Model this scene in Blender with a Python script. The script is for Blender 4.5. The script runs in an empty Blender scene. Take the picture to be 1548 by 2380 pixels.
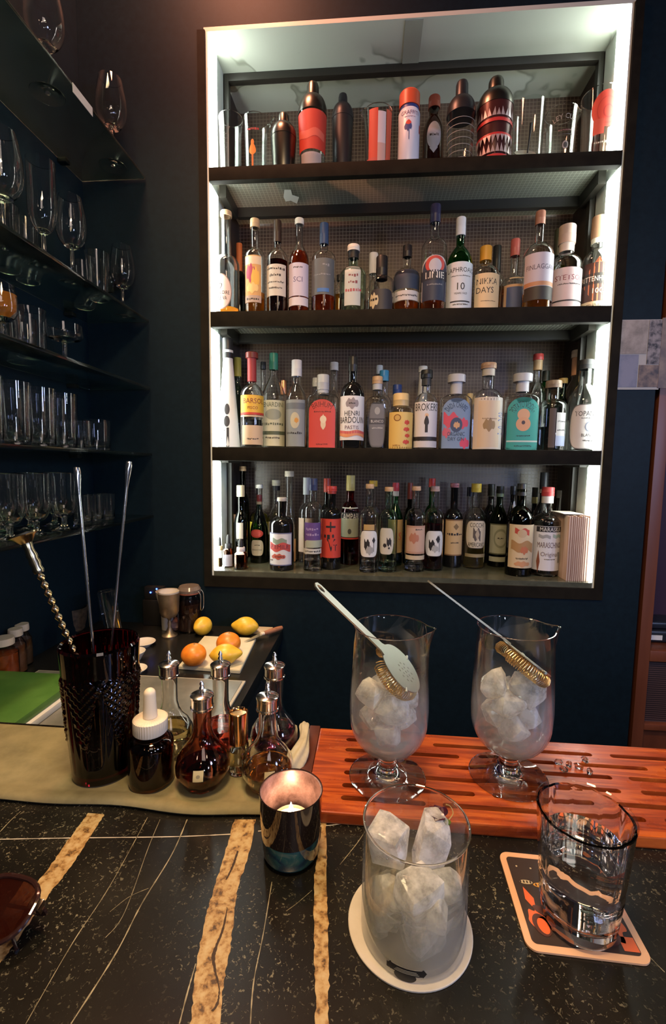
import bpy, bmesh, math, random
from mathutils import Vector, Matrix
random.seed(7)
S = bpy.context.scene
# ---------------------------------------------------------------- camera
ZC = 1.44                       # eye height above the floor
FPX, PITCH, YAW, ROLL = 1060.0, 5.52, 4.74, 0.77
p, y_, r_ = map(math.radians, (PITCH, YAW, ROLL))
FWD = Vector((-math.sin(y_)*math.cos(p), math.cos(y_)*math.cos(p), -math.sin(p)))
RT0 = Vector((math.cos(y_), math.sin(y_), 0)); UP0 = RT0.cross(FWD)
RT = RT0*math.cos(r_)+UP0*math.sin(r_); UP = -RT0*math.sin(r_)+UP0*math.cos(r_)
cam = bpy.data.cameras.new('camera'); camo = bpy.data.objects.new('camera', cam); S.collection.objects.link(camo)
cam.sensor_fit = 'VERTICAL'; cam.sensor_height = 24.0; cam.lens = FPX*24.0/2380.0; cam.clip_start = .01
M3 = Matrix((RT, UP, -FWD)).transposed()
camo.matrix_world = Matrix.Translation((0, 0, ZC)) @ M3.to_4x4()
S.camera = camo
# ---------------------------------------------------------------- world, lights, exposure
S.view_settings.view_transform = 'Standard'; S.view_settings.look = 'None'
S.view_settings.gamma = 1.0; S.view_settings.use_curve_mapping = False
S.view_settings.exposure = 0.0
w = bpy.data.worlds.new('world'); S.world = w; w.use_nodes = True
w.node_tree.nodes['Background'].inputs[0].default_value = (.55, .6, .75, 1)
w.node_tree.nodes['Background'].inputs[1].default_value = .035
S.cycles.max_bounces = 20; S.cycles.transmission_bounces = 20; S.cycles.transparent_max_bounces = 24
S.cycles.glossy_bounces = 6; S.cycles.diffuse_bounces = 3
S.cycles.use_denoising = True; S.cycles.sample_clamp_indirect = 4.0; S.cycles.sample_clamp_direct = 0.0
S.cycles.blur_glossy = .5; S.cycles.caustics_reflective = True; S.cycles.caustics_refractive = True
S.cycles.use_light_tree = True
def lamp(name, loc, target, size, power, col, sy=None, spread=180):
    L = bpy.data.lights.new(name, 'AREA'); L.size = size; L.energy = power; L.color = col
    if sy: L.shape = 'RECTANGLE'; L.size_y = sy
    L.spread = math.radians(spread)
    o = bpy.data.objects.new(name, L); S.collection.objects.link(o); o.location = (loc[0], loc[1], loc[2]+ZC)
    d = Vector(target)-Vector(loc); o.rotation_euler = d.to_track_quat('-Z', 'Y').to_euler()
    return o
lamp('bar_lamp', (-.05, .15, 1.05), (.05, .45, -.39), .25, 19.0, (1, .68, .36))
lamp('room_fill', (.5, -.9, 1.1), (.1, 1.4, -.2), .6, 4.5, (1, .8, .72))  # added unseen fill that brightens the bottle label fronts
lamp('blue_lamp', (1.5, -.5, .35), (-.3, 1.3, 0), .26, 13.0, (.42, .52, 1))
lamp('red_lamp', (-.50, 1.12, 1.82), (-.45, 1.46, 1.2), .25, 24, (1, .36, .2))
for i, (loc, c, e) in enumerate((((.9, -.6, .95), (1, .75, .5), 1.6), ((.25, -1.5, .75), (1, .7, .42), 2.2), ((-.55, -1.1, .95), (1, .7, .45), 1.4), ((1.65, .15, .35), (.5, .62, 1), 4.5), ((1.25, -1.0, .1), (.55, .68, 1), 4.5), ((.7, -1.3, -.05), (.8, .88, 1), 2.5))):
    lamp('glint_light', loc, (0, .9, 0), .07, e, c, sy=.12)  # small unseen lights added to put glints on the glassware
lamp('work_lamp', (-.7, .75, 1.75), (-.5, 1.15, -.5), .25, 6.0, (1, .74, .42), spread=70)
# ---------------------------------------------------------------- pixel-to-place helpers (photograph frame 1548 x 2380)
def ray(x, y): return RT*((x-774)/FPX) - UP*((y-1190)/FPX) + FWD
def YP(x, y, Y): d = ray(x, y); v = d*(Y/d.y); return Vector((v.x, v.y, v.z+ZC))
def ZP(x, y, z): d = ray(x, y); v = d*(z/d.z); return Vector((v.x, v.y, v.z+ZC))
def PR(v):
    q = Vector((v[0], v[1], v[2]-ZC)); z = q.dot(FWD)
    return 774+FPX*q.dot(RT)/z, 1190-FPX*q.dot(UP)/z
# ---------------------------------------------------------------- materials
MC = {}
def nodes(m): return m.node_tree.nodes, m.node_tree.links
def pm(col, rough=.5, metal=0, trans=0, ior=1.45, emis=None, es=0, coat=0, name=None, spec=None):
    key = (tuple(round(c, 4) for c in col), rough, metal, trans, ior, emis, es, coat, spec)
    if key in MC: return MC[key]
    m = bpy.data.materials.new(name or 'mat'); m.use_nodes = True
    b = m.node_tree.nodes['Principled BSDF']
    b.inputs['Base Color'].default_value = (*col, 1); b.inputs['Roughness'].default_value = rough
    b.inputs['Metallic'].default_value = metal; b.inputs['Transmission Weight'].default_value = trans
    b.inputs['IOR'].default_value = ior; b.inputs['Coat Weight'].default_value = coat
    if spec is not None: b.inputs['Specular IOR Level'].default_value = spec
    if emis: b.inputs['Emission Color'].default_value = (*emis, 1); b.inputs['Emission Strength'].default_value = es
    MC[key] = m; return m
def newmat(name):
    m = bpy.data.materials.new(name); m.use_nodes = True
    return m, m.node_tree.nodes, m.node_tree.links, m.node_tree.nodes['Principled BSDF']
def ramp(nd, stops):
    r = nd.new('ShaderNodeValToRGB'); e = r.color_ramp.elements
    while len(e) < len(stops): e.new(.5)
    for i, (q, c) in enumerate(stops): e[i].position = q; e[i].color = (*c, 1)
    return r
def texco(nd, lk, scale=(1, 1, 1), kind='Object'):
    t = nd.new('ShaderNodeTexCoord'); mp = nd.new('ShaderNodeMapping'); mp.inputs['Scale'].default_value = scale
    lk.new(t.outputs[kind], mp.inputs['Vector']); return mp.outputs['Vector']
def noise(nd, lk, vec, sc, det=4, rough=.6):
    n = nd.new('ShaderNodeTexNoise'); n.inputs['Scale'].default_value = sc; n.inputs['Detail'].default_value = det
    n.inputs['Roughness'].default_value = rough; lk.new(vec, n.inputs['Vector']); return n
def noisy(name, stops, sc, rough=.5, scale=(1, 1, 1), det=4, bump=0, coat=0, metal=0, trans=0, rr=None):
    if name in MC: return MC[name]
    m, nd, lk, b = newmat(name); v = texco(nd, lk, scale); n = noise(nd, lk, v, sc, det)
    r = ramp(nd, stops); lk.new(n.outputs[0], r.inputs[0]); lk.new(r.outputs[0], b.inputs['Base Color'])
    b.inputs['Roughness'].default_value = rough; b.inputs['Coat Weight'].default_value = coat
    b.inputs['Metallic'].default_value = metal; b.inputs['Transmission Weight'].default_value = trans
    if bump:
        bp = nd.new('ShaderNodeBump'); bp.inputs['Strength'].default_value = bump; bp.inputs['Distance'].default_value = .002
        lk.new(n.outputs[0], bp.inputs['Height']); lk.new(bp.outputs[0], b.inputs['Normal'])
    if rr:
        q = ramp(nd, [(0, (rr[0],)*3), (1, (rr[1],)*3)]); lk.new(n.outputs[0], q.inputs[0]); lk.new(q.outputs[0], b.inputs['Roughness'])
    MC[name] = m; return m
GL = {'clear': ((.985, .995, .99), .0), 'green': ((.07, .42, .12), .02), 'gtint': ((.78, .95, .86), 0), 'dark': ((.05, .07, .03), .03),
      'dgreen': ((.07, .16, .06), .03), 'black': ((.012, .012, .012), .05), 'brown': ((.35, .12, .03), .02), 'amber': ((.42, .14, .03), .02),
      'red': ((.38, .02, .03), .03), 'blue': ((.5, .75, 1), 0), 'smoke': ((.5, .5, .5), .1)}
def glass(k):
    c, r = GL[k]; return pm(c, r, 0, 1.0, 1.47, name='glass_'+k)
def thin(name, tint=(.97, .985, .975), film=None):
    """thin clear glass: lets light straight through and reflects by angle; film adds chilled mist below that height."""
    if name in MC: return MC[name]
    m = bpy.data.materials.new(name); m.use_nodes = True; nd, lk = m.node_tree.nodes, m.node_tree.links; nd.remove(nd['Principled BSDF'])
    t = nd.new('ShaderNodeBsdfTransparent'); t.inputs[0].default_value = (*tint, 1); g_ = nd.new('ShaderNodeBsdfGlossy'); g_.inputs['Roughness'].default_value = .03
    lw = nd.new('ShaderNodeLayerWeight'); lw.inputs[0].default_value = .5; pw = nd.new('ShaderNodeMath'); pw.operation = 'POWER'; pw.inputs[1].default_value = 3.5; lk.new(lw.outputs['Facing'], pw.inputs[0])
    f = nd.new('ShaderNodeMath'); f.operation = 'MULTIPLY_ADD'; f.inputs[1].default_value = .75; f.inputs[2].default_value = .035; lk.new(pw.outputs[0], f.inputs[0]); base = t
    if film:
        d = nd.new('ShaderNodeBsdfDiffuse'); d.inputs[0].default_value = (.75, .72, .7, 1); tl = nd.new('ShaderNodeBsdfTranslucent'); tl.inputs[0].default_value = (.8, .78, .75, 1)
        a = nd.new('ShaderNodeMixShader'); a.inputs[0].default_value = .5; lk.new(d.outputs[0], a.inputs[1]); lk.new(tl.outputs[0], a.inputs[2])
        v = texco(nd, lk); sx = nd.new('ShaderNodeSeparateXYZ'); lk.new(v, sx.inputs[0]); n = noise(nd, lk, v, 30, 4)
        q = nd.new('ShaderNodeMapRange'); q.inputs[1].default_value = film+.02; q.inputs[2].default_value = film-.03; q.inputs[3].default_value = 0; q.inputs[4].default_value = .22; lk.new(sx.outputs[2], q.inputs[0])
        u = nd.new('ShaderNodeMath'); u.operation = 'MULTIPLY'; lk.new(q.outputs[0], u.inputs[0]); r = ramp(nd, [(.3, (.4,)*3), (.6, (1, 1, 1))]); lk.new(n.outputs[0], r.inputs[0]); lk.new(r.outputs[0], u.inputs[1])
        lo = nd.new('ShaderNodeMath'); lo.operation = 'GREATER_THAN'; lo.inputs[1].default_value = film-.075; lk.new(sx.outputs[2], lo.inputs[0]); u2 = nd.new('ShaderNodeMath'); u2.operation = 'MULTIPLY'; lk.new(u.outputs[0], u2.inputs[0]); lk.new(lo.outputs[0], u2.inputs[1])
        base = nd.new('ShaderNodeMixShader'); lk.new(u2.outputs[0], base.inputs[0]); lk.new(t.outputs[0], base.inputs[1]); lk.new(a.outputs[0], base.inputs[2])
    mx = nd.new('ShaderNodeMixShader'); lk.new(f.outputs[0], mx.inputs[0]); lk.new(base.outputs[0], mx.inputs[1]); lk.new(g_.outputs[0], mx.inputs[2])
    lk.new(mx.outputs[0], nd['Material Output'].inputs[0]); MC[name] = m; return m
def softliq(name, c, k=.5):
    if name in MC: return MC[name]
    m = bpy.data.materials.new(name); m.use_nodes = True; nd, lk = m.node_tree.nodes, m.node_tree.links; nd.remove(nd['Principled BSDF'])
    t = nd.new('ShaderNodeBsdfTransparent'); t.inputs[0].default_value = (*c, 1); g_ = nd.new('ShaderNodeBsdfGlass'); g_.inputs['IOR'].default_value = 1.33; g_.inputs[0].default_value = (*c, 1)
    mx = nd.new('ShaderNodeMixShader'); mx.inputs[0].default_value = k; lk.new(g_.outputs[0], mx.inputs[1]); lk.new(t.outputs[0], mx.inputs[2]); lk.new(mx.outputs[0], nd['Material Output'].inputs[0]); MC[name] = m; return m
def liq(c):
    if min(c) > .9: return pm(c, 0, 0, 1.0, 1.35, name='liquid')
    key = ('liq',)+tuple(c)
    if key in MC: return MC[key]
    m = bpy.data.materials.new('liquid'); m.use_nodes = True; nd, lk = m.node_tree.nodes, m.node_tree.links; nd.remove(nd['Principled BSDF'])
    g_ = nd.new('ShaderNodeBsdfGlass'); g_.inputs['IOR'].default_value = 1.35; g_.inputs['Roughness'].default_value = 0; g_.inputs[0].default_value = (*c, 1)
    tl = nd.new('ShaderNodeBsdfTranslucent'); tl.inputs[0].default_value = (*c, 1)
    mx = nd.new('ShaderNodeMixShader'); mx.inputs[0].default_value = .22; lk.new(g_.outputs[0], mx.inputs[1]); lk.new(tl.outputs[0], mx.inputs[2]); lk.new(mx.outputs[0], nd['Material Output'].inputs[0])
    MC[key] = m; return m
STEEL = pm((.6, .57, .48), .38, 1, name='steel'); CHROME = pm((.9, .86, .82), .16, 1, name='chrome')
GOLD = pm((.85, .52, .2), .16, 1, name='gold'); BRASS = pm((.85, .62, .3), .3, 1, name='brass')
BLACK = pm((.012, .011, .01), .45, name='black'); WHITE = pm((.75, .73, .68), .5, name='white')
# ---------------------------------------------------------------- object helpers
COL = S.collection
def link(o, parent=None):
    COL.objects.link(o)
    if parent: o.parent = parent
    return o
def obj(name, bm, mats, parent=None, loc=None, smooth=True, ang=35):
    me = bpy.data.meshes.new(name)
    if isinstance(bm, bmesh.types.BMesh):
        bm.normal_update(); bm.to_mesh(me); bm.free()
    else: me = bm
    for m in (mats if isinstance(mats, (list, tuple)) else [mats]): me.materials.append(m)
    if smooth:
        for q in me.polygons: q.use_smooth = True
        me.set_sharp_from_angle(angle=math.radians(ang))
    o = bpy.data.objects.new(name, me); link(o, parent)
    if loc is not None: o.location = loc
    return o
def tag(o, label=None, cat=None, group=None, kind=None):
    if label: o['label'] = label
    if cat: o['category'] = cat
    if group: o['group'] = group
    if kind: o['kind'] = kind
    return o
def thing(name, label, cat, loc=(0, 0, 0), rz=0, group=None):
    o = bpy.data.objects.new(name, None); link(o); o.location = loc; o.rotation_euler = (0, 0, rz); o.empty_display_size = .01
    return tag(o, label, cat, group)
def dup(root, loc, rz=0, label=None, group=None):
    r = root.copy(); link(r); r.location = loc; r.rotation_euler = (0, 0, rz)
    if label: r['label'] = label
    if group: r['group'] = group
    for c in list(root.children):
        d = c.copy(); link(d, r)
        for g in c.children: e = g.copy(); link(e, d)
    return r
def box(bm, x0, x1, y0, y1, z0, z1, mi=0):
    v = [bm.verts.new(q) for q in ((x0, y0, z0), (x1, y0, z0), (x1, y1, z0), (x0, y1, z0), (x0, y0, z1), (x1, y0, z1), (x1, y1, z1), (x0, y1, z1))]
    for f in ((3, 2, 1, 0), (4, 5, 6, 7), (0, 1, 5, 4), (1, 2, 6, 5), (2, 3, 7, 6), (3, 0, 4, 7)):
        bm.faces.new([v[i] for i in f]).material_index = mi
    return v
def boxbm(*a, bev=0, seg=2):
    bm = bmesh.new(); box(bm, *a)
    if bev: bmesh.ops.bevel(bm, geom=bm.edges[:], offset=bev, segments=seg, affect='EDGES', profile=.6)
    return bm
def struct(name, bm, m, smooth=False):
    return tag(obj(name, bm, m, smooth=smooth), kind='structure')
def spow(v, e): return math.copysign(abs(v)**e, v)
def lathe(prof, n=40, sec=None, cz=0, deform=None, bm=None, mi=0, close=False):
    """prof: (r, z) from first to last; r=0 ends close at a point. sec(z) -> (ratio, exponent)."""
    bm = bm or bmesh.new(); rings = []
    for r, z in prof:
        if r <= 1e-7: rings.append([bm.verts.new((0, 0, z+cz))]); continue
        ra, ex = sec(z) if sec else (1, 2); ring = []
        for i in range(n):
            t = 2*math.pi*(i+.5)/n; c, s = math.cos(t), math.sin(t)
            if ex != 2: c, s = spow(c, 2/ex), spow(s, 2/ex)
            q = Vector((r*c, r*s*ra, z+cz))
            if deform: q = deform(q, t, r, z)
            ring.append(bm.verts.new(q))
        rings.append(ring)
    if close: rings.append(rings[0])
    for a, b in zip(rings, rings[1:]):
        for i in range(n):
            j = (i+1) % n
            if len(a) == 1 and len(b) == 1: break
            if len(a) == 1: f = (a[0], b[j], b[i])
            elif len(b) == 1: f = (a[i], a[j], b[0])
            else: f = (a[i], a[j], b[j], b[i])
            try: bm.faces.new(f).material_index = mi
            except ValueError: pass
    return bm
def fixn(bm): bmesh.ops.recalc_face_normals(bm, faces=bm.faces[:]); return bm
def tube(pts, rad, n=8, bm=None, mi=0, flat=1.0, upv=None):
    bm = bm or bmesh.new(); pts = [Vector(q) for q in pts]; rings = []
    up = Vector(upv) if upv else Vector((0, 0, 1))
    for i, q in enumerate(pts):
        d = (pts[min(i+1, len(pts)-1)]-pts[max(i-1, 0)]).normalized()
        if i == 0 and not upv and abs(d.dot(up)) > .9: up = Vector((1, 0, 0))
        a = d.cross(up)
        if a.length < 1e-5: a = d.cross(Vector((1, 0, .3)))
        a.normalize(); b = a.cross(d).normalized()
        if not upv: up = b
        rr = rad[i] if isinstance(rad, (list, tuple)) else rad
        rings.append([bm.verts.new(q+a*math.cos(2*math.pi*k/n)*rr+b*math.sin(2*math.pi*k/n)*rr*flat) for k in range(n)])
    for u, v in zip(rings, rings[1:]):
        for k in range(n): bm.faces.new((u[k], u[(k+1) % n], v[(k+1) % n], v[k])).material_index = mi
    bm.faces.new(rings[0][::-1]).material_index = mi; bm.faces.new(rings[-1]).material_index = mi
    return bm
def bez(pts, n=8):
    out = []
    P = [Vector(pts[0])]+[Vector(q) for q in pts]+[Vector(pts[-1])]
    for i in range(1, len(P)-2):
        for k in range(n):
            t = k/n; a, b, c, d = P[i-1], P[i], P[i+1], P[i+2]
            out.append(.5*((2*b)+(c-a)*t+(2*a-5*b+4*c-d)*t*t+(3*b-a-3*c+d)*t**3))
    out.append(P[-2]); return out
def boolean(ba, bb):
    ma = bpy.data.meshes.new('a'); ba.to_mesh(ma); ba.free(); mb = bpy.data.meshes.new('b'); bb.to_mesh(mb); bb.free()
    A = bpy.data.objects.new('a', ma); B_ = bpy.data.objects.new('b', mb); COL.objects.link(A); COL.objects.link(B_)
    md = A.modifiers.new('m', 'BOOLEAN'); md.operation = 'DIFFERENCE'; md.object = B_; md.solver = 'EXACT'
    dg = bpy.context.evaluated_depsgraph_get(); me = bpy.data.meshes.new_from_object(A.evaluated_get(dg))
    bpy.data.objects.remove(A); bpy.data.objects.remove(B_); return me
TXT = {}
def text_geo(s):
    """vertices and faces of a line of lettering, one unit high, centred."""
    if s in TXT: return TXT[s]
    cu = bpy.data.curves.new('t', 'FONT'); cu.body = s; cu.align_x = 'CENTER'; cu.align_y = 'CENTER'; cu.resolution_u = 2; cu.size = 1.35
    o = bpy.data.objects.new('t', cu); me = o.to_mesh()
    vs = [v.co.copy() for v in me.vertices]; fs = [tuple(q.vertices) for q in me.polygons]
    o.to_mesh_clear(); bpy.data.objects.remove(o); bpy.data.curves.remove(cu)
    xs = [v.x for v in vs] or [0]; ys = [v.y for v in vs] or [0]
    cx = (max(xs)+min(xs))/2; cy = (max(ys)+min(ys))/2
    for v in vs: v.x -= cx; v.y -= cy
    TXT[s] = (vs, fs, max(xs)-min(xs)); return TXT[s]
def add_text(bm, s, place, h, maxw=None, mi=0, rot=0, arc=0):
    """place(x, y) -> point on the surface; x, y in metres round the text centre."""
    vs, fs, wd = text_geo(s); k = h; kx = h
    if maxw and wd*kx > maxw: kx = maxw/wd
    cr, sr = math.cos(math.radians(rot)), math.sin(math.radians(rot)); nv = []
    for v in vs:
        x, y = v.x*kx, v.y*k
        if arc: th = x/arc; x, y = (arc+y)*math.sin(th), (arc+y)*math.cos(th)-arc
        x, y = x*cr-y*sr, x*sr+y*cr
        nv.append(bm.verts.new(place(x, y)))
    for f in fs:
        try: bm.faces.new([nv[i] for i in f]).material_index = mi
        except ValueError: pass
def shape_ext(shape, t):
    """half-extent up and down (0..1) at horizontal position t in -1..1."""
    if shape == 'rect': return 1, 1
    if shape == 'oval': s = math.sqrt(max(0, 1-t*t)); return s, s
    if shape == 'arch': s = math.sqrt(max(0, 1-t*t)); return .5+.5*s, 1
    if shape == 'dia': return 1-abs(t), 1-abs(t)
    if shape == 'round': s = (1-t**6)**.5 if abs(t) < 1 else 0; return s, s
    if shape == 'flag': s = .35*math.sin(t*5); return 1+s, 1-s
    if shape == 'tear': s = max(0, (1-abs(t))**.5); return s, .5*s
    if shape == 'blob': s = math.sqrt(max(0, 1-t*t)); return s*(.8+.2*math.sin(9*t)), s*(.8+.2*math.cos(7*t))
    return 1, 1
def patch(bm, shape, u0, v0, hu, hv, place, mi=0, nu=None):
    nu = nu or (2 if shape == 'dia' else 12 if shape == 'rect' else 20); nv = (10 if hv > .03 else 4) if shape == 'rect' else 8; cols = []
    if shape == 'dia': nu = 8
    for i in range(nu+1):
        t = -1+2*i/nu
        if shape != 'rect' and shape != 'dia': t = math.sin(t*math.pi/2)
        a, b = shape_ext(shape, t); cols.append([bm.verts.new(place(u0+hu*t, v0+hv*(-b+(a+b)*j/nv))) for j in range(nv+1)])
    for a, b in zip(cols, cols[1:]):
        for j in range(nv):
            try: bm.faces.new((a[j], b[j], b[j+1], a[j+1])).material_index = mi
            except ValueError: pass
def label_mesh(layers, R, H, surf, parent, name='label', front=1):
    """layers: ('rect',u,v,hu,hv,col) or ('t',string,u,v,h,col,maxw[,rot,arc]); u, hu in radii, v, hv, h in heights."""
    mats = []; bm = bmesh.new()
    def mi(c):
        m = pm(c, .55, name='paper') if not isinstance(c, str) else {'gold': GOLD, 'steel': STEEL}[c]
        if m not in mats: mats.append(m)
        return mats.index(m)
    k = 0
    for L in layers:
        k += 1; off = .0003+.00012*k
        if L[0] == 't' and L[1] == '~':      # a line of lettering too small to read
            _, s, u, v, h, c, mw = L[:7]; rs = random.Random(int(v*1000)); x = -mw/2
            while x < mw/2:
                wd = rs.uniform(.25, .9)*h*H/R*.55; hh = rs.uniform(.14, .3)*h
                patch(bm, 'rect', (u+x+wd/2)*R, (v+rs.uniform(-.1, .1)*h)*H, wd/2*R, hh*H, lambda a, b: surf(a, b, off), mi(c), 2); x += wd+h*H/R*.16
        elif L[0] == 't':
            _, s, u, v, h, c, mw = L[:7]; rot = L[7] if len(L) > 7 else 0; arc = L[8]*R if len(L) > 8 else 0
            add_text(bm, s, lambda x, y: surf(u*R+x, v*H+y, off), h*H, mw*R, mi(c), rot, arc)
        else:
            s, u, v, hu, hv, c = L; patch(bm, s, u*R, v*H, hu*R, hv*H, lambda x, y: surf(x, y, off), mi(c))
    return obj(name, bm, mats, parent, smooth=True)
# ---------------------------------------------------------------- bottle builder
def bottle_profile(R, H, a, b, rn, w):
    o = [(0, .0015), (R*.6, .0015), (R*.86, 0), (R*.97, .0018), (R, .006), (R, a*H*.5), (R, a*H)]
    for k in range(1, 10):
        t = k/9
        if w < 0: o.append((rn+(R-rn)*(1-t), a*H+(b-a)*H*t)); continue
        c = w*math.cos(t*math.pi/2)+(1-w)*(.5+.5*math.cos(math.pi*t))
        o.append((rn+(R-rn)*c, a*H+(b-a)*H*(w*math.sin(t*math.pi/2)+(1-w)*t)))
    return o
def rad_at(prof, z):
    for (r0, z0), (r1, z1) in zip(prof[3:], prof[4:]):
        if z0 <= z <= z1: return r0+(r1-r0)*((z-z0)/max(1e-9, z1-z0))
    return prof[-1][0]
def build_bottle(t, R, H, shp, gl, lq, cap, labels, n=32, capmat=None):
    a, b, rn, w, ratio, ex = (list(shp)+[.6, 1, 2][len(shp)-3:]) if len(shp) < 6 else shp
    rn = rn*R; hc = cap[1]*H; zt = H-hc*.6
    P = bottle_profile(R, H, a, b, rn, w)
    if b*H < zt-.012: P += [(rn, zt-.010), (rn+.0012, zt-.008), (rn+.0012, zt)]
    else: P += [(rn, max(b*H+.001, zt))]
    top = P[-1][1]; wl = min(.0022, R*.08, rn*.25)
    sec = None
    if ratio != 1 or ex != 2:
        def sec(z):
            q = min(1, max(0, (z-a*H)/((b-a)*H))); q = q*q*(3-2*q); return ratio+(1-ratio)*q, ex+(2-ex)*q
    inn = [(max(r-wl, .001), z) for r, z in P[4:]]; inn[0] = (inn[0][0], .008); inn = [(0, .0065), (R*.8, .0068)]+inn
    if gl in ('black', 'frost', 'solid'):
        m = capmat or (pm((.72, .74, .72), .35, trans=.25, name='frosted_glass') if gl == 'frost' else pm((.006, .006, .006), .06, coat=.5, name='black_glass'))
        obj('glass_body', fixn(lathe(P+[(0, top)], n, sec)), m, t)
    else:
        prof = P+[(P[-1][0]-wl, top)]+inn[::-1]
        obj('glass_body', fixn(lathe(prof, n, sec)), glass(gl), t)
        if lq:
            lv = lq[1]*H; g = .0004; q = [(0, .0069), (R*.8-g, .0072)]
            q += [(r-g, z+.0004) for r, z in inn[2:] if z < lv-.002]+[(rad_at(P, lv)-wl-g, lv), (0, lv)]
            obj('liquid', fixn(lathe(q, n, sec)), liq(lq[0]), t)
    rs = cap[2] if len(cap) > 2 else 1.12
    cr = rn*rs+.0008; cm = pm(cap[0], .42, name='cap') if not isinstance(cap[0], str) else {'gold': GOLD, 'steel': STEEL, 'copper': pm((.7, .3, .15), .3, 1, name='copper')}[cap[0]]
    z0 = H-hc
    cb = lathe([(rn+.0004, z0), (cr, z0), (cr, z0+hc*.45), (cr*1.01, z0+hc*.47), (cr*.985, z0+hc*.5), (cr*.985, H-.0025), (cr*.93, H), (0, H)], 24)
    if rs > 1.35: cb = lathe([(0, z0), (cr, z0), (cr, H-.002), (cr-.0015, H), (0, H)], 24)
    cap_o = obj('cap', fixn(cb), cm, t)
    if len(cap) > 3:      # cork or ring under the cap
        obj('neck_ring', fixn(lathe([(rn+.0003, z0-cap[4]*H), (rn+.0018, z0-cap[4]*H), (rn+.0018, z0), (rn+.0003, z0)], 24, close=True)), pm(cap[3], .5, name='cap'), cap_o)
    def surf(u, z, off):
        r = rad_at(P, z)
        if ratio == 1 and ex == 2: th = u/R; return Vector(((r+off)*math.sin(th), -(r+off)*math.cos(th), z))
        x = max(-r*.995, min(r*.995, u)); return Vector((x, -(r*ratio)*(1-abs(x/r)**ex)**(1/ex)-off, z))
    for i, L in enumerate(labels): label_mesh(L, R, H, surf, t)
    return t
# ================================================================ THE SETTING
Z = ZC
NX0, NX1, NY0, NY1 = -.518, .694, 1.46, 1.78        # niche opening and depth
NT, NB = 1.296+Z, -.369+Z
def wallmat(name, c, r=.55):
    m, nd, lk, b = newmat(name); v = texco(nd, lk); n = noise(nd, lk, v, 60, 6, .7)
    rp = ramp(nd, [(.3, tuple(x*.8 for x in c)), (.7, tuple(x*1.2 for x in c))]); lk.new(n.outputs[0], rp.inputs[0]); lk.new(rp.outputs[0], b.inputs['Base Color'])
    b.inputs['Roughness'].default_value = r; b.inputs['Specular IOR Level'].default_value = .15; bp = nd.new('ShaderNodeBump'); bp.inputs['Strength'].default_value = .12; bp.inputs['Distance'].default_value = .001
    lk.new(n.outputs[0], bp.inputs['Height']); lk.new(bp.outputs[0], b.inputs['Normal']); return m
WALL = wallmat('blue_wall_paint', (.0035, .0105, .016))
bm = bmesh.new(); XS = [-1.0, NX0-.012, NX1+.012, .836]; ZS = [0, NB-.012, NT+.012, 3.3]; g = {}
for k, Y in enumerate((NY0, NY1+.06)):
    for i, x in enumerate(XS):
        for j, q in enumerate(ZS): g[i, j, k] = bm.verts.new((x, Y, q))
for i in range(3):
    for j in range(3):
        if (i, j) != (1, 1):
            for k in (0, 1): bm.faces.new([g[a, b, k] for a, b in ((i, j), (i+1, j), (i+1, j+1), (i, j+1))])
for (a, b), (c, d) in (((1, 1), (2, 1)), ((2, 1), (2, 2)), ((2, 2), (1, 2)), ((1, 2), (1, 1)), ((0, 0), (3, 0)), ((3, 0), (3, 3)), ((3, 3), (0, 3)), ((0, 3), (0, 0))):
    pts = [(a, b), (c, d)]
    if abs(c-a) == 3: pts = [(i, b) for i in (range(0, 4) if c > a else range(3, -1, -1))]
    if abs(d-b) == 3: pts = [(a, j) for j in (range(0, 4) if d > b else range(3, -1, -1))]
    for u, v in zip(pts, pts[1:]): bm.faces.new((g[(*u, 0)], g[(*v, 0)], g[(*v, 1)], g[(*u, 1)]))
struct('wall_back', fixn(bm), WALL)
struct('wall_left', boxbm(-1.03, -.928, -.6, NY0-.001, 0, 3.3), WALL)
struct('floor', boxbm(-1.5, 2.2, -.8, 2.4, -.04, 0), pm((.03, .025, .02), .5))
struct('ceiling', boxbm(-1.5, 2.2, -.8, 2.4, 3.3, 3.34), pm((.08, .03, .025), .7))
struct('wall_far', boxbm(.86, 2.2, 2.30, 2.36, 0, 3.3), pm((.03, .02, .035), .7))
# niche lining ---------------------------------------------------
m, nd, lk, b = newmat('stained_ceiling_glass'); v = texco(nd, lk, (1, 1, 1))
n1 = noise(nd, lk, v, 4.5, 3, .5); r1 = ramp(nd, [(.44, (.52, .56, .47)), (.485, (.52, .56, .47)), (.502, (.24, .26, .2)), (.525, (.40, .43, .35)), (.7, (.46, .49, .41))])
lk.new(n1.outputs[0], r1.inputs[0])
sx = nd.new('ShaderNodeSeparateXYZ'); lk.new(v, sx.inputs[0])
gr = nd.new('ShaderNodeMath'); gr.operation = 'MULTIPLY_ADD'; gr.inputs[1].default_value = 22; gr.inputs[2].default_value = -33.6; gr.use_clamp = True; lk.new(sx.outputs[1], gr.inputs[0])
mx = nd.new('ShaderNodeMixRGB'); mx.inputs[1].default_value = (.52, .56, .47, 1); lk.new(gr.outputs[0], mx.inputs[0]); lk.new(r1.outputs[0], mx.inputs[2])
lk.new(mx.outputs[0], b.inputs['Base Color']); b.inputs['Roughness'].default_value = .35
struct('trim_1', boxbm(NX0-.012, NX1+.012, NY0, NY1, NT, NT+.012), m)                      # niche ceiling panel
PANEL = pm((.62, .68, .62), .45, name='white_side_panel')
DARKB = noisy('dark_niche_side', [(.3, (.03, .02, .016)), (.7, (.06, .042, .034))], 18, .5)
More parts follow.
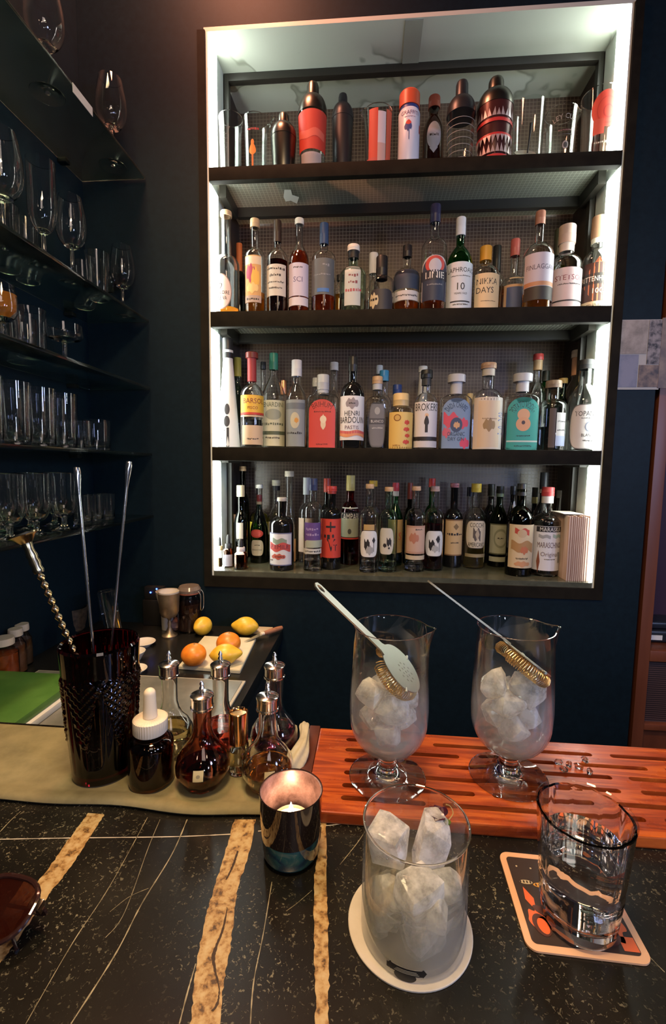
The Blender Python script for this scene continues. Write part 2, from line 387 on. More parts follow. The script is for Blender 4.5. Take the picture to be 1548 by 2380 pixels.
for k, (x0, x1) in enumerate(((NX0-.012, NX0), (NX1, NX1+.012))):
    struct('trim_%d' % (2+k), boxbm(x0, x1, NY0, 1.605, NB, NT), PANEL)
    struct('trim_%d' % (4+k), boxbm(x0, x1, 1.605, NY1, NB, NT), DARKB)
m, nd, lk, b = newmat('wired_mirror_glass')
v = texco(nd, lk); br = nd.new('ShaderNodeTexBrick'); br.offset = 0; br.inputs['Scale'].default_value = 1
mp2 = nd.new('ShaderNodeMapping'); mp2.inputs['Rotation'].default_value = (math.radians(-90), 0, 0); lk.new(v, mp2.inputs['Vector']); lk.new(mp2.outputs[0], br.inputs['Vector'])
br.inputs['Brick Width'].default_value = .0125; br.inputs['Row Height'].default_value = .0125; br.inputs['Mortar Size'].default_value = .0011; br.inputs['Mortar Smooth'].default_value = .3
br.inputs['Color1'].default_value = br.inputs['Color2'].default_value = (0, 0, 0, 1); br.inputs['Mortar'].default_value = (1, 1, 1, 1)
nz = noise(nd, lk, v, 3.5, 3); rz = ramp(nd, [(.3, (.045, .027, .018)), (.7, (.10, .062, .045))]); lk.new(nz.outputs[0], rz.inputs[0])
mx = nd.new('ShaderNodeMixRGB'); lk.new(br.outputs[0], mx.inputs[0]); lk.new(rz.outputs[0], mx.inputs[1]); mx.inputs[2].default_value = (.16, .12, .085, 1)
lk.new(mx.outputs[0], b.inputs['Base Color']); b.inputs['Roughness'].default_value = .28
b.inputs['Specular IOR Level'].default_value = .4; b.inputs['IOR'].default_value = 1.5
bp = nd.new('ShaderNodeBump'); bp.inputs['Strength'].default_value = .35; bp.inputs['Distance'].default_value = .001; lk.new(br.outputs[1], bp.inputs['Height'])
lk.new(bp.outputs[0], b.inputs['Normal'])
struct('trim_6', boxbm(NX0-.012, NX1+.012, NY1, NY1+.01, NB, NT), m)                        # dark wired glass at the back
DK = noisy('black_beam_paint', [(.3, (.006, .005, .003)), (.7, (.012, .010, .006))], 25, .75); DK.node_tree.nodes['Principled BSDF'].inputs['Specular IOR Level'].default_value = .12
bm = bmesh.new()
for bx in ((NX0-.03, NX0-.006, NB-.03, NT+.0), (NX1+.006, NX1+.03, NB-.03, NT+.0)): box(bm, bx[0], bx[1], NY0-.008, NY0, bx[2], bx[3])
box(bm, NX0-.006, NX1+.006, NY0-.008, NY0, NB-.03, NB+.006)
struct('trim_7', bm, DK)                                                                  # black surround of the niche
# bottom sill
SILL = noisy('sill_glass', [(.3, (.05, .056, .04)), (.7, (.085, .092, .068))], 30, .2)
struct('trim_8', boxbm(NX0, NX1, NY0, NY1, NB, -.347+Z), SILL)
# ---- wired glass shelves with black front beams
m, nd, lk, b = newmat('wired_shelf_glass')
v = texco(nd, lk); br = nd.new('ShaderNodeTexBrick'); br.offset = 0; br.inputs['Scale'].default_value = 1; lk.new(v, br.inputs['Vector'])
br.inputs['Brick Width'].default_value = .0125; br.inputs['Row Height'].default_value = .0125; br.inputs['Mortar Size'].default_value = .0009
br.inputs['Color1'].default_value = br.inputs['Color2'].default_value = (0, 0, 0, 1); br.inputs['Mortar'].default_value = (1, 1, 1, 1)
out = nd['Material Output']; nd.remove(b)
tr = nd.new('ShaderNodeBsdfTransparent'); tr.inputs[0].default_value = (.86, .9, .82, 1)
df = nd.new('ShaderNodeBsdfDiffuse'); df.inputs[0].default_value = (.7, .74, .62, 1); tl = nd.new('ShaderNodeBsdfTranslucent'); tl.inputs[0].default_value = (.6, .64, .52, 1)
gs = nd.new('ShaderNodeBsdfGlossy'); gs.inputs['Roughness'].default_value = .12; gs.inputs[0].default_value = (.8, .8, .8, 1)
a1 = nd.new('ShaderNodeMixShader'); a1.inputs[0].default_value = .4; lk.new(df.outputs[0], a1.inputs[1]); lk.new(tl.outputs[0], a1.inputs[2])
fc = nd.new('ShaderNodeMath'); fc.operation = 'MULTIPLY_ADD'; fc.inputs[1].default_value = .22; fc.inputs[2].default_value = .36; lk.new(br.outputs[0], fc.inputs[0])
a2 = nd.new('ShaderNodeMixShader'); lk.new(fc.outputs[0], a2.inputs[0]); lk.new(tr.outputs[0], a2.inputs[1]); lk.new(a1.outputs[0], a2.inputs[2])
fr = nd.new('ShaderNodeFresnel'); fr.inputs[0].default_value = 1.5
a3 = nd.new('ShaderNodeMixShader'); lk.new(fr.outputs[0], a3.inputs[0]); lk.new(a2.outputs[0], a3.inputs[1]); lk.new(gs.outputs[0], a3.inputs[2]); lk.new(a3.outputs[0], out.inputs[0])
SHG = m
SHELF = [(.913, .8735), (.4865, .4395), (.063, .019)]
nm3 = ['topmost', 'second', 'third']
FRM = pm((.02, .018, .014), .35, name='black_frame')
for k, (zt, zb) in enumerate(SHELF):
    t = thing('niche_shelf', ['topmost wired glass shelf of the lit niche, under the shakers', 'middle wired glass shelf of the lit niche, under the whisky bottles', 'lowest wired glass shelf of the lit niche, under the gin and vodka bottles'][k], 'shelf', (0, 0, Z), group='black-edged glass shelves in the niche')
    obj('front_beam', boxbm(NX0, NX1, NY0-.004, NY0+.018, zb, zt, bev=.0015), DK, t)
    obj('glass_panel', boxbm(NX0+.004, NX1-.004, NY0+.019, 1.765, zt-.011, zt-.003), SHG, t)
    obj('rear_rail', boxbm(NX0+.03, NX1-.03, 1.655, 1.675, zt-.043, zt-.0115), FRM, t)
    for x0 in (NX0+.010, NX1-.032): obj('side_rail', boxbm(x0, x0+.022, 1.525, 1.655, zt-.05, zt-.0115), FRM, t)
# upright posts of the rear frame, one per side
for x0, d in ((NX0+.002, 'left'), (NX1-.018, 'right')):
    tag(obj('frame_post', boxbm(x0, x0+.016, 1.606, 1.628, -.347+Z, NT-.0005, bev=.001), FRM), 'slim black upright post beside the %s lit side of the niche' % d, 'post', 'upright posts of the niche frame')
tag(obj('frame_rail', boxbm(NX0+.016, NX1-.016, 1.606, 1.628, NT-.024, NT-.0005, bev=.001), FRM), 'dark rail running across under the stained niche ceiling', 'rail')
tag(obj('ceiling_strip', boxbm(.070, .122, NY0+.005, 1.606, NT-.003, NT-.0004), pm((.30, .32, .26), .5)), 'grey joint strip crossing the middle of the niche ceiling', 'strip')
# glowing side strips
LEDM = pm((.8, .85, .8), .5, emis=(.93, 1.0, .93), es=20.0, name='led_diffuser')
zz = [NT, .913+Z, .8735+Z, .4865+Z, .4395+Z, .063+Z, .019+Z, -.347+Z]
rown = ['shaker', 'whisky', 'gin', 'vermouth']
for k in range(4):
    for sd, x0 in (('left', NX0+.0005), ('right', NX1-.0045)):
        o = obj('led_strip', boxbm(x0, x0+.004, NY0+.004, 1.53, zz[2*k+1]+.002, zz[2*k]-.004, bev=.001), LEDM)
        tag(o, 'glowing white light strip at the %s end of the %s row' % (sd, rown[k]), 'light strip', 'light strips in the niche')
# white scrap stuck below the top shelf
q = [ZP(x, y, .896) for x, y in ((661, 441), (676, 441), (679, 453), (695, 458), (690, 473), (676, 466), (664, 468), (659, 458))]
bm = bmesh.new(); vs = [bm.verts.new(v) for v in q]; f = bm.faces.new(vs); r = bmesh.ops.extrude_face_region(bm, geom=[f])
for e in r['geom']:
    if isinstance(e, bmesh.types.BMVert): e.co.z -= .0006
tag(obj('torn_sticker', fixn(bm), pm((.75, .75, .66), .6), smooth=False), 'torn white sticker scrap on the underside of the top glass shelf', 'sticker')
# ---- poster on the wall at the right
t = thing('photo_print', 'unframed print of four grey photographs pinned on the blue wall', 'print', (.778, NY0-.004, .345+Z))
def sheet(x0, x1, z0, z1, y, nm, mt, par, th=.0012): return obj(nm, boxbm(x0, x1, y-th, y, z0, z1), mt, par)
sheet(-.064, .064, -.101, .100, .002, 'paper', pm((.34, .33, .31), .6), t, .002)
nz = lambda n, a, b, s: noisy(n, [(.35, a), (.6, b)], s, .6, det=5)
sheet(-.062, .022, .002, .098, -.0002, 'upper_picture', nz('pic_a', (.16, .14, .12), (.30, .27, .24), 22), t)
sheet(.024, .062, -.028, .098, -.0002, 'dark_picture', nz('pic_b', (.01, .01, .012), (.22, .2, .2), 55), t)
sheet(-.062, .001, -.094, .0, -.0002, 'blue_picture', nz('pic_c', (.08, .1, .16), (.17, .18, .24), 12), t)
sheet(.004, .062, -.094, -.03, -.0002, 'brown_picture', nz('pic_d', (.04, .035, .04), (.22, .16, .12), 24), t)
tag(obj('paper_sheet', boxbm(.838, .862, NY0-.006, NY0-.002, .248+Z, .449+Z), nz('pic_e', (.1, .08, .08), (.2, .16, .13), 18)), 'narrow brownish paper sheet sticking out past the wall corner', 'paper')
# ---- wooden cabinet beyond the wall corner
WD = noisy('red_brown_wood', [(.3, (.10, .028, .012)), (.7, (.20, .06, .025))], 9, .45, scale=(1, 1, .12))
RE = newmat('reeded_panel'); m, nd, lk, b = RE; v = texco(nd, lk); wv = nd.new('ShaderNodeTexWave'); wv.bands_direction = 'Z'; wv.inputs['Scale'].default_value = 45; lk.new(v, wv.inputs['Vector'])
rp = ramp(nd, [(.2, (.02, .012, .012)), (.8, (.09, .05, .045))]); lk.new(wv.outputs[0], rp.inputs[0]); lk.new(rp.outputs[0], b.inputs['Base Color']); REED = m
t = thing('wooden_cabinet', 'tall reddish brown open cabinet behind the end of the blue wall', 'cabinet', (.86, 1.48, 0))
obj('side_post', boxbm(.0, .035, 0, .06, 0, 2.3, bev=.002), WD, t)
obj('side_post', boxbm(.50, .535, 0, .06, 0, 2.3, bev=.002), WD, t)
obj('shelf_board', boxbm(.035, .50, .0, .35, Z-.60, Z-.565, bev=.002), WD, t)
obj('lower_board', boxbm(.035, .50, .0, .35, Z-.83, Z-.81, bev=.002), WD, t)
obj('door_panel', boxbm(.035, .50, .02, .04, Z-.81, Z-.60), REED, t)
obj('bottom_panel', boxbm(.035, .50, .02, .04, .05, Z-.83), WD, t)
obj('back_panel', boxbm(.0, .535, .35, .36, 0, 2.3), pm((.05, .02, .04), .6), t)
t = thing('dark_case', 'small black case with white tags lying in the wooden cabinet', 'case', (.99, 1.60, Z-.5648))
case_body = obj('body', boxbm(-.07, .12, -.05, .05, 0, .045, bev=.012, seg=3), pm((.012, .014, .02), .4), t)
obj('lid', boxbm(-.06, .11, -.045, .045, .046, .072, bev=.010, seg=3), pm((.015, .02, .03), .35), t)
obj('tag', boxbm(-.055, -.02, -.0525, -.0505, .012, .028), WHITE, case_body); obj('tag', boxbm(.01, .06, -.0525, -.0505, .010, .026), WHITE, case_body)
# ---- bar counter: black marble with gold veins
m, nd, lk, b = newmat('black_marble'); v = texco(nd, lk)
n1 = noise(nd, lk, v, 9, 6, .6); base = ramp(nd, [(.3, (.004, .0036, .0028)), (.55, (.010, .009, .0065)), (.8, (.02, .018, .013))]); lk.new(n1.outputs[0], base.inputs[0])
n2 = noise(nd, lk, v, 290, 3, .65); n2.inputs['Distortion'].default_value = .8
s2 = ramp(nd, [(.60, (0, 0, 0)), (.66, (1, 1, 1))]); lk.new(n2.outputs[0], s2.inputs[0])
n3 = noise(nd, lk, v, 7, 3, .6); s3 = ramp(nd, [(.42, (.08,)*3), (.62, (1, 1, 1))]); lk.new(n3.outputs[0], s3.inputs[0])
ml = nd.new('ShaderNodeMath'); ml.operation = 'MULTIPLY'; lk.new(s2.outputs[0], ml.inputs[0]); lk.new(s3.outputs[0], ml.inputs[1])
mx = nd.new('ShaderNodeMixRGB'); lk.new(ml.outputs[0], mx.inputs[0]); lk.new(base.outputs[0], mx.inputs[1]); mx.inputs[2].default_value = (.17, .155, .10, 1)
lk.new(mx.outputs[0], b.inputs['Base Color']); b.inputs['Roughness'].default_value = .26; b.inputs['Specular IOR Level'].default_value = .32; MARB = m
GV = noisy('gold_vein', [(.34, (.06, .03, .01)), (.43, (.27, .15, .045)), (.52, (.40, .27, .11)), (.75, (.48, .38, .2))], 130, .4, det=6)
TV = noisy('thin_vein', [(.35, (.10, .085, .045)), (.6, (.32, .28, .17))], 60, .4); WV = pm((.48, .44, .36), .4); DKV = pm((.03, .014, .006), .5)
CT = -.39
bm = boxbm(-1.6, 1.7, .08, .615, CT-.035+Z, CT+Z, bev=.003)
rv = random.Random(3)
def ribbon(bm, pts, mi, up=.0003, jit=.0008, seg=9):
    """pts: (left pixel, right pixel) pairs on the counter plane, widened into a vein."""
    L = bez([ZP(*a, CT) for a, _ in pts], seg); R_ = bez([ZP(*b_, CT) for _, b_ in pts], seg); pv = None
    for a, b_ in zip(L, R_):
        d = (b_-a).normalized()
        a = a-d*rv.uniform(-jit, jit); b_ = b_+d*rv.uniform(-jit, jit)
        q = (bm.verts.new((a.x, a.y, CT+Z+up)), bm.verts.new((b_.x, b_.y, CT+Z+up)))
        if pv: bm.faces.new((pv[0], pv[1], q[1], q[0])).material_index = mi
        pv = q
def line(bm, pts, w, mi, up=.0002):
    P = bez([ZP(*q, CT) for q in pts], 10); pv = None
    for i, q in enumerate(P):
        d = (P[min(i+1, len(P)-1)]-P[max(0, i-1)]); nn = Vector((-d.y, d.x, 0)).normalized()*w*.5*rv.uniform(.55, 1.3)
        c = (bm.verts.new((q.x-nn.x, q.y-nn.y, CT+Z+up)), bm.verts.new((q.x+nn.x, q.y+nn.y, CT+Z+up)))
        if pv: bm.faces.new((pv[0], pv[1], c[1], c[0])).material_index = mi
        pv = c
for pts, wv_, mi in (([(0, 1951), (163, 1948), (400, 1945), (540, 1939)], .0011, 3), ([(600, 1932), (760, 1919), (860, 1909), (1000, 1912)], .0011, 3),
                  ([(343, 1900), (255, 2060), (170, 2190), (60, 2380)], .0007, 2), ([(372, 1905), (345, 1970), (290, 2120), (245, 2180)], .0005, 2),
                  ([(435, 1905), (400, 1985), (330, 2100), (270, 2215), (165, 2380)], .0012, 2), ([(632, 2050), (612, 2170), (590, 2280), (582, 2380)], .0008, 2),
                  ([(455, 2240), (435, 2310), (417, 2380)], .0010, 2), ([(48, 1886), (20, 1912), (-10, 1945)], .0008, 2), ([(345, 2065), (300, 2085), (255, 2120)], .0005, 2),
                  ([(850, 1930), (830, 1960), (790, 2010)], .0006, 2), ([(1545, 2260), (1420, 2140), (1300, 2070)], .0006, 2), ([(725, 2070), (690, 2100), (665, 2118)], .0005, 2)):
    line(bm, pts, wv_, mi)
ribbon(bm, [((205, 1890), (243, 1893)), ((163, 1947), (209, 1947)), ((116, 2014), (165, 2014)), ((65, 2076), (118, 2074)), ((30, 2120), (82, 2125)), ((-20, 2190), (30, 2200)), ((-60, 2250), (-12, 2255))], 1)
ribbon(bm, [((545, 1905), (594, 1905)), ((523, 1984), (579, 1984)), ((499, 2060), (554, 2061)), ((478, 2133), (545, 2127)), ((460, 2222), (534, 2213)), ((451, 2296), (518, 2296)), ((442, 2380), (512, 2380)), ((430, 2470), (500, 2470))], 1)
ribbon(bm, [((750, 1885), (758, 1885)), ((741, 1969), (759, 1969)), ((730, 2043), (760, 2043)), ((729, 2147), (763, 2147)), ((732, 2266), (765, 2266)), ((734, 2380), (763, 2380)), ((736, 2470), (763, 2470))], 1)
for pts in ([((551, 1978), (555, 1980)), ((543, 2002), (548, 2002)), ((535, 2022), (540, 2022)), ((524, 2046), (526, 2047))],
            [((527, 2110), (529, 2110)), ((516, 2160), (521, 2160)), ((502, 2195), (508, 2195)), ((492, 2225), (500, 2225)), ((497, 2258), (503, 2258)), ((508, 2300), (511, 2300)), ((502, 2335), (508, 2335)), ((490, 2350), (495, 2352))]):
    ribbon(bm, pts, 4, up=.0006, jit=.0003)
tag(obj('bar_counter', bm, [MARB, GV, TV, WV, DKV], smooth=False), 'black marble bar counter with golden veins in the foreground', 'counter')
struct('trim_9', boxbm(-1.6, 1.7, .14, .56, 0, CT-.0352+Z), pm((.02, .018, .015), .5))
# ---- lower work counter along the left wall
BC = -.535
bm = boxbm(-.927, -.283, .66, NY0-.001, BC-.04+Z, BC+Z, bev=.003)
t = tag(obj('work_counter', bm, pm((.012, .012, .011), .22)), 'low black work counter in the corner behind the bar', 'counter')
tag(obj('counter_cabinet', boxbm(-.926, -.30, .70, NY0-.001, 0, BC-.0405+Z), pm((.012, .013, .013), .5)), 'dark base cabinet under the low work counter', 'cabinet')
# ================================================================ BOTTLES IN THE NICHE
SZ = {1: .910+Z, 2: .4836+Z, 3: .060+Z, 4: -.347+Z}
GRP = {1: 'shakers and mixing glasses on the top shelf', 2: 'whisky bottles on the second shelf', 3: 'gin and vodka bottles on the third shelf', 4: 'liqueur bottles on the bottom shelf'}
FR, BK, B2 = 1.525, 1.605, 1.70
def spot(sh, x, ytop, w, Y, yb=None):
    zs = SZ[sh]-Z
    if yb:
        f = ZP(x, yb, zs); rr = w/FPX*f.y*.5; Y = f.y+rr
    base = YP(x, PR((YP(x, 1100, Y).x, Y, SZ[sh]))[1], Y); top = YP(x, ytop, Y)
    mid = YP(x, (ytop*.3+PR((base.x, Y, SZ[sh]))[1]*.7), Y)
    return Vector((mid.x, Y, SZ[sh]+.0003)), w/FPX*(Y-.004)*.5*.995, top.z-SZ[sh]
STOOD = {k: [(NX0+.010, 1.617, .013), (NX1-.010, 1.617, .013)] for k in (1, 2, 3, 4)}      # the upright posts
def place(sh, x, ytop, w, Y, yb=None):
    """stands the thing at its spot, a little further back where a neighbour already stands."""
    loc, R, H = spot(sh, x, ytop, w, Y, yb); Y0 = loc.y; best = None
    for k in range(60):
        Yk = Y0+(k//2)*.006*(1 if k % 2 else -1)
        if Yk-R < 1.480 or Yk+R > 1.772 or Yk < Y0-.03: continue
        l2, R2, H2 = spot(sh, x, ytop, w, Yk)
        gap = min([math.hypot(l2.x-a, l2.y-b)-R2-c for a, b, c in STOOD[sh]] or [1])
        if best is None or gap > best[0]+.0005: best = (gap, l2, R2, H2)
        if gap > .0006: break
    if best: gap, loc, R, H = best; R = R+min(0, gap-.0006)
    STOOD[sh].append((loc.x, loc.y, R)); return loc, R, H
QUEUE = []
def B(*a, **k): QUEUE.append((1.5 if k.get('yb') else a[4], a, k))
def flush():      # front row first, so that only the bottles behind give way
    for _, a, k in sorted(QUEUE, key=lambda q: q[0]): B_(*a, **k)
    QUEUE.clear()
def B_(sh, x, ytop, w, Y, shp, gl, lq, cap, labels, desc, yb=None, rz=None, n=32, name='bottle', cat='bottle'):
    loc, R, H = place(sh, x, ytop, w, Y, yb)
    t = thing(name, desc, cat, loc, math.radians(random.uniform(-6, 6) if rz is None else rz), GRP[sh])
    return build_bottle(t, R, H, shp, gl, lq, cap, labels, n)
CRM = (.62, .52, .36); WHT = (.66, .65, .66); LAV = (.5, .5, .62); INK = (.02, .018, .02); GRY = (.22, .23, .25); RED = (.5, .05, .03); YEL = (.62, .38, .05)
CORK = (.55, .36, .2); CAPW = (.7, .66, .58); BLK = (.012, .012, .013); NAVY = (.02, .03, .09)
AMB = (.95, .55, .12); COG = (.8, .26, .06); WTR = (.97, .98, .97); DRK = (.18, .03, .04)
# --- shelf 2: whiskies
B(2, 527, 493, 58, FR, (.50, .60, .36, .7), 'clear', (AMB, .09), (CORK, .045, 1.2), [[('oval', 0, .22, .82, .165, (.3, .2, .17)), ('oval', 0, .22, .76, .155, (.62, .52, .48)), ('t', '2', 0, .27, .06, INK, .5), ('t', 'MAGLOIRE', 0, .21, .035, INK, 1.3), ('t', 'FINE VA', 0, .16, .04, INK, .9)]], 'long-necked clear grappa bottle with pinkish oval label, leftmost on the second shelf', rz=-8)
B(2, 557, 567, 30, B2, (.6, .7, .42, .6), 'dark', None, ((.55, .14, .04), .42, 1.05), [], 'dark bottle with orange-red capsule behind the long-necked grappa bottle')
B(2, 593, 511, 46, FR, (.62, .72, .36, .6), 'clear', (AMB, .25), (CORK, .085, 1.25), [[('rect', 0, .37, .9, .235, (.55, .32, .12)), ('rect', 0, .555, .9, .04, CRM), ('blob', -.2, .43, .5, .1, (.35, .05, .1)), ('blob', .3, .38, .4, .12, (.7, .42, .08)), ('blob', 0, .28, .6, .06, (.68, .5, .2)), ('rect', 0, .17, .9, .035, (.4, .3, .24)), ('t', '~', 0, .17, .04, INK, 1.2)]], 'slim clear bottle with orange patterned label and cork stopper')
B(2, 645, 514, 48, FR, (.60, .72, .32, .6), 'clear', ((.2, .05, .03), .58), ((.04, .022, .015), .22, 1.08), [[('rect', 0, .36, 1.15, .16, (.5, .48, .42)), ('t', '~', 0, .475, .045, INK, 1.8), ('t', '~', 0, .41, .04, INK, 1.0), ('t', '~', 0, .34, .03, INK, 1.7), ('t', '~', 0, .28, .03, INK, 1.2)]], 'bottle of dark brandy with brown capsule and handwritten-style cream label')
B(2, 695, 510, 46, FR, (.55, .74, .34, .45), 'clear', (COG, .66), (CAPW, .06, 1.25), [[('rect', 0, .36, 1.25, .165, (.5, .47, .58)), ('t', 'SCI', 0, .36, .055, (.12, .1, .2), .9), ('t', '~', 0, .48, .025, INK, .9), ('rect', 0, .14, 1.2, .042, (.55, .52, .58))]], 'cognac bottle with white stopper and lavender label')
B(2, 752, 521, 54, FR, (.62, .72, .32, .65), 'clear', ((.8, .3, .06), .22), ((.03, .06, .14), .22, 1.1), [[('rect', 0, .40, 1.2, .19, (.1, .11, .12)), ('t', '~', .4, .52, .05, GRY, .6), ('t', '~', 0, .42, .03, GRY, 1.5), ('rect', .15, .255, .5, .02, (.05, .15, .4))]], 'whisky bottle with blue neck capsule and slate-grey label')
B(2, 788, 640, 24, BK, (.7, .82, .45, .6), 'clear', ((.9, .6, .1), .6), (BLK, .12), [], 'small half-hidden bottle with yellow spirit between two whisky bottles')
B(2, 820, 572, 60, FR, (.58, .70, .36, .7), 'gtint', (WTR, .3), (CAPW, .085, 1.25, (.012, .012, .012), .1), [[('rect', 0, .38, .62, .27, (.45, .48, .45)), ('t', '~', 0, .52, .07, (.2, .05, .06), .6), ('t', '~', .0, .43, .07, (.2, .05, .06), .6), ('t', '~', 0, .32, .08, (.35, .06, .08), 1.05)]], 'squat pale-green glass bottle with red lettering and cream cap')
B(2, 866, 590, 34, B2, (.5, .6, .5, .6), 'clear', (WTR, .4), (CAPW, .26, 1.12), [], 'clear bottle with long white capsule at the middle of the second shelf')
B(2, 886, 598, 56, FR, (.55, .68, .34, .8), 'clear', (WTR, .3), (BLK, .38, 1.3), [[('round', 0, .2, 1.1, .2, (.03, .03, .035)), ('blob', -.65, .22, .45, .14, (.5, .45, .3)), ('t', '~', -.7, .23, .09, INK, .5)]], 'round clear bottle with tall black stopper and black-and-cream label')
B(2, 944, 572, 58, FR, (.56, .70, .30, .6), 'clear', ((.95, .5, .06), .20), ((.02, .017, .017), .16, 1.1), [[('rect', 0, .49, 1.3, .13, (.025, .04, .07)), ('rect', 0, .27, 1.3, .065, (.5, .5, .5)), ('t', '~', 0, .27, .04, INK, 1.7)]], 'short whisky bottle with navy label over a white band')
B(2, 1007, 478, 56, FR, (.60, .71, .34, .7), 'clear', ((.85, .38, .06), .16), ((.02, .02, .06), .16, 1.12), [[('arch', 0, .31, 1.15, .20, (.4, .4, .42)), ('arch', 0, .30, 1.08, .19, (.02, .03, .06)), ('oval', 0, .43, .8, .075, (.45, .05, .04)), ('oval', 0, .42, .5, .06, (.42, .42, .48)), ('rect', 0, .335, 1.2, .045, (.015, .018, .03)), ('t', 'LINIE', 0, .335, .062, (.7, .68, .62), 1.5), ('t', '~', 0, .25, .025, GRY, 1.2)]], 'tallest bottle of the second shelf, navy and red arched label with white lettering')
B(2, 1066, 508, 56, FR, (.52, .72, .30, .5), 'green', None, ((.6, .62, .66), .18, 1.2), [[('rect', 0, .265, 1.35, .25, (.56, .62, .66)), ('t', 'LAPHROAIG', 0, .435, .05, INK, 2.3), ('t', '~', 0, .375, .018, INK, 1.6), ('t', '10', 0, .27, .075, INK, .7), ('t', 'YEARS OLD', 0, .2, .02, INK, 1), ('rect', 0, .12, .8, .006, INK), ('t', '~', 0, .09, .022, INK, 1.2)]], 'green glass whisky bottle with pale blue-white label reading 10', rz=0)
B(2, 1125, 575, 62, FR, (.58, .74, .27, .85), 'clear', ((.95, .6, .12), .14), ((.62, .3, .03), .2, 1.45), [[('rect', 0, .33, .98, .24, (.62, .48, .27)), ('t', 'NIKKA', -.1, .46, .085, INK, 1.5), ('t', 'DAYS', -.25, .34, .085, INK, 1.2), ('t', '~', 0, .19, .02, INK, 1)]], 'round-shouldered whisky bottle with orange cap and cream label reading DAYS', rz=4)
B(2, 1150, 573, 40, B2, (.55, .68, .36, .7), 'clear', ((.9, .6, .2), .5), ((.013, .013, .013), .3, 1.15), [], 'dark-capped bottle behind the orange-capped whisky bottle')
B(2, 1192, 558, 54, BK, (.45, .56, .30, .7), 'clear', ((.85, .4, .1), .4), ((.45, .1, .08), .20, 1.15), [[('rect', -.1, .2, 1.0, .22, (.5, .32, .18)), ('rect', -.1, .22, .75, .17, (.06, .09, .2)), ('rect', -.1, .5, .6, .01, CRM)]], 'clear bottle with red-tipped neck and square dark-blue label')
B(2, 1248, 493, 62, FR, (.56, .70, .28, .7), 'clear', ((.95, .55, .06), .20), ((.38, .17, .11), .13, 1.12, (.01, .01, .01), .0001), [[('rect', 0, .37, 1.2, .185, (.42, .4, .46)), ('t', 'FINLAGGAN', 0, .42, .05, (.08, .07, .1), 2.0), ('rect', 0, .26, 1.2, .02, (.4, .2, .1)), ('rect', 0, .17, 1.15, .065, (.03, .025, .02))]], 'tall clear malt bottle with copper neck and grey label, right part of the second shelf')
B(2, 1290, 535, 38, B2, (.6, .75, .42, .5), 'clear', ((.7, .75, .1), .62), ((.03, .028, .012), .27, 1.1), [], 'bottle of yellow-green spirit with dark capsule behind two clear whisky bottles')
B(2, 1311, 527, 66, FR, (.54, .68, .42, .8), 'clear', ((.97, .8, .68), .2), ((.5, .36, .28), .20, 1.2, (.6, .52, .44), .09), [[('rect', 0, .27, 1.15, .22, (.56, .45, .43)), ('t', 'STETSON', 0, .38, .06, (.2, .05, .06), 1.9), ('t', '~', 0, .31, .025, INK, 1.5), ('rect', 0, .13, 1.05, .008, INK)]], 'broad clear bourbon bottle with pink label and beige neck wrap')
B(2, 1383, 506, 60, FR, (.52, .68, .40, .6), 'clear', (WTR, .1), ((.3, .17, .1), .22, 1.15, (.62, .6, .5), .05), [[('rect', 0, .30, 1.0, .2, (.05, .02, .015)), ('dia', 0, .31, 1.15, .25, (.45, .14, .06)), ('rect', 0, .34, 1.25, .055, (.02, .015, .012)), ('t', 'RITTENHOUSE', 0, .34, .055, (.7, .62, .5), 2.2), ('t', '100', 0, .22, .055, (.7, .62, .5), .7), ('rect', 0, .07, 1.2, .045, (.5, .4, .25)), ('t', 'BOTTLED IN BOND', 0, .07, .035, INK, 1.9)]], 'rye bottle with red diamond label, rightmost on the second shelf', rz=-14)
# --- shelf 3: gins, vodkas, pastis
B(3, 531, 787, 54, FR, (.03, .80, .42, -.6), 'frost', None, (BLK, .18, 1.02), [[('oval', .22, .355, .3, .05, INK), ('oval', .2, .245, .3, .05, INK), ('t', '1', .3, .1, .19, INK, .6), ('t', 'N', -.1, .17, .03, INK, .3), ('t', '~', -.62, .09, .022, INK, .9, 90)]], 'conical frosted white bottle with black neck and big numeral 1', rz=-4)
B(3, 553, 832, 24, B2, (.6, .7, .6, .6), 'gtint', ((.6, .7, .62), .7), ((.62, .5, .08), .2, 1.15), [], 'narrow bottle with yellow capsule behind the conical white bottle')
B(3, 586, 820, 54, FR, (.56, .68, .34, .65), 'clear', (WTR, .3), ((.16, .02, .012), .06, 1.5, (.3, .03, .03), .24), [[('rect', 0, .45, 1.3, .10, (.68, .42, .05)), ('t', 'BARSOL', .1, .49, .055, (.2, .03, .02), 1.9), ('t', 'PISCO', 0, .42, .03, (.2, .03, .02), .9), ('rect', 0, .36, 1.3, .012, RED), ('rect', 0, .335, 1.3, .008, (.6, .45, .3)), ('rect', 0, .14, 1.0, .10, (.55, .42, .28)), ('t', '~', 0, .1, .03, INK, 1)]], 'pisco bottle with maroon stopper and yellow label', rz=18)
B(3, 612, 842, 22, B2, (.6, .7, .5, .6), 'clear', (WTR, .4), (BLK, .08, 1.1), [], 'slim clear bottle with black cap in the shadow between pisco and liqueur')
B(3, 636, 822, 56, FR, (.52, .78, .30, .25), 'clear', ((.98, .96, .75), .45), ((.02, .16, .11), .17, 1.15, (.6, .5, .38), .0), [[('rect', 0, .27, 1.25, .235, (.5, .5, .36)), ('t', 'BENARDINI', 0, .46, .05, (.08, .1, .06), 2), ('oval', .1, .36, .7, .055, (.28, .3, .24)), ('t', '~', .1, .26, .05, (.1, .12, .08), 1.5), ('rect', 0, .17, 1.25, .018, (.08, .1, .06)), ('t', '~', 0, .12, .03, INK, 1.2)]], 'sloping clear bottle with green capsule and pale yellow label', rz=4)
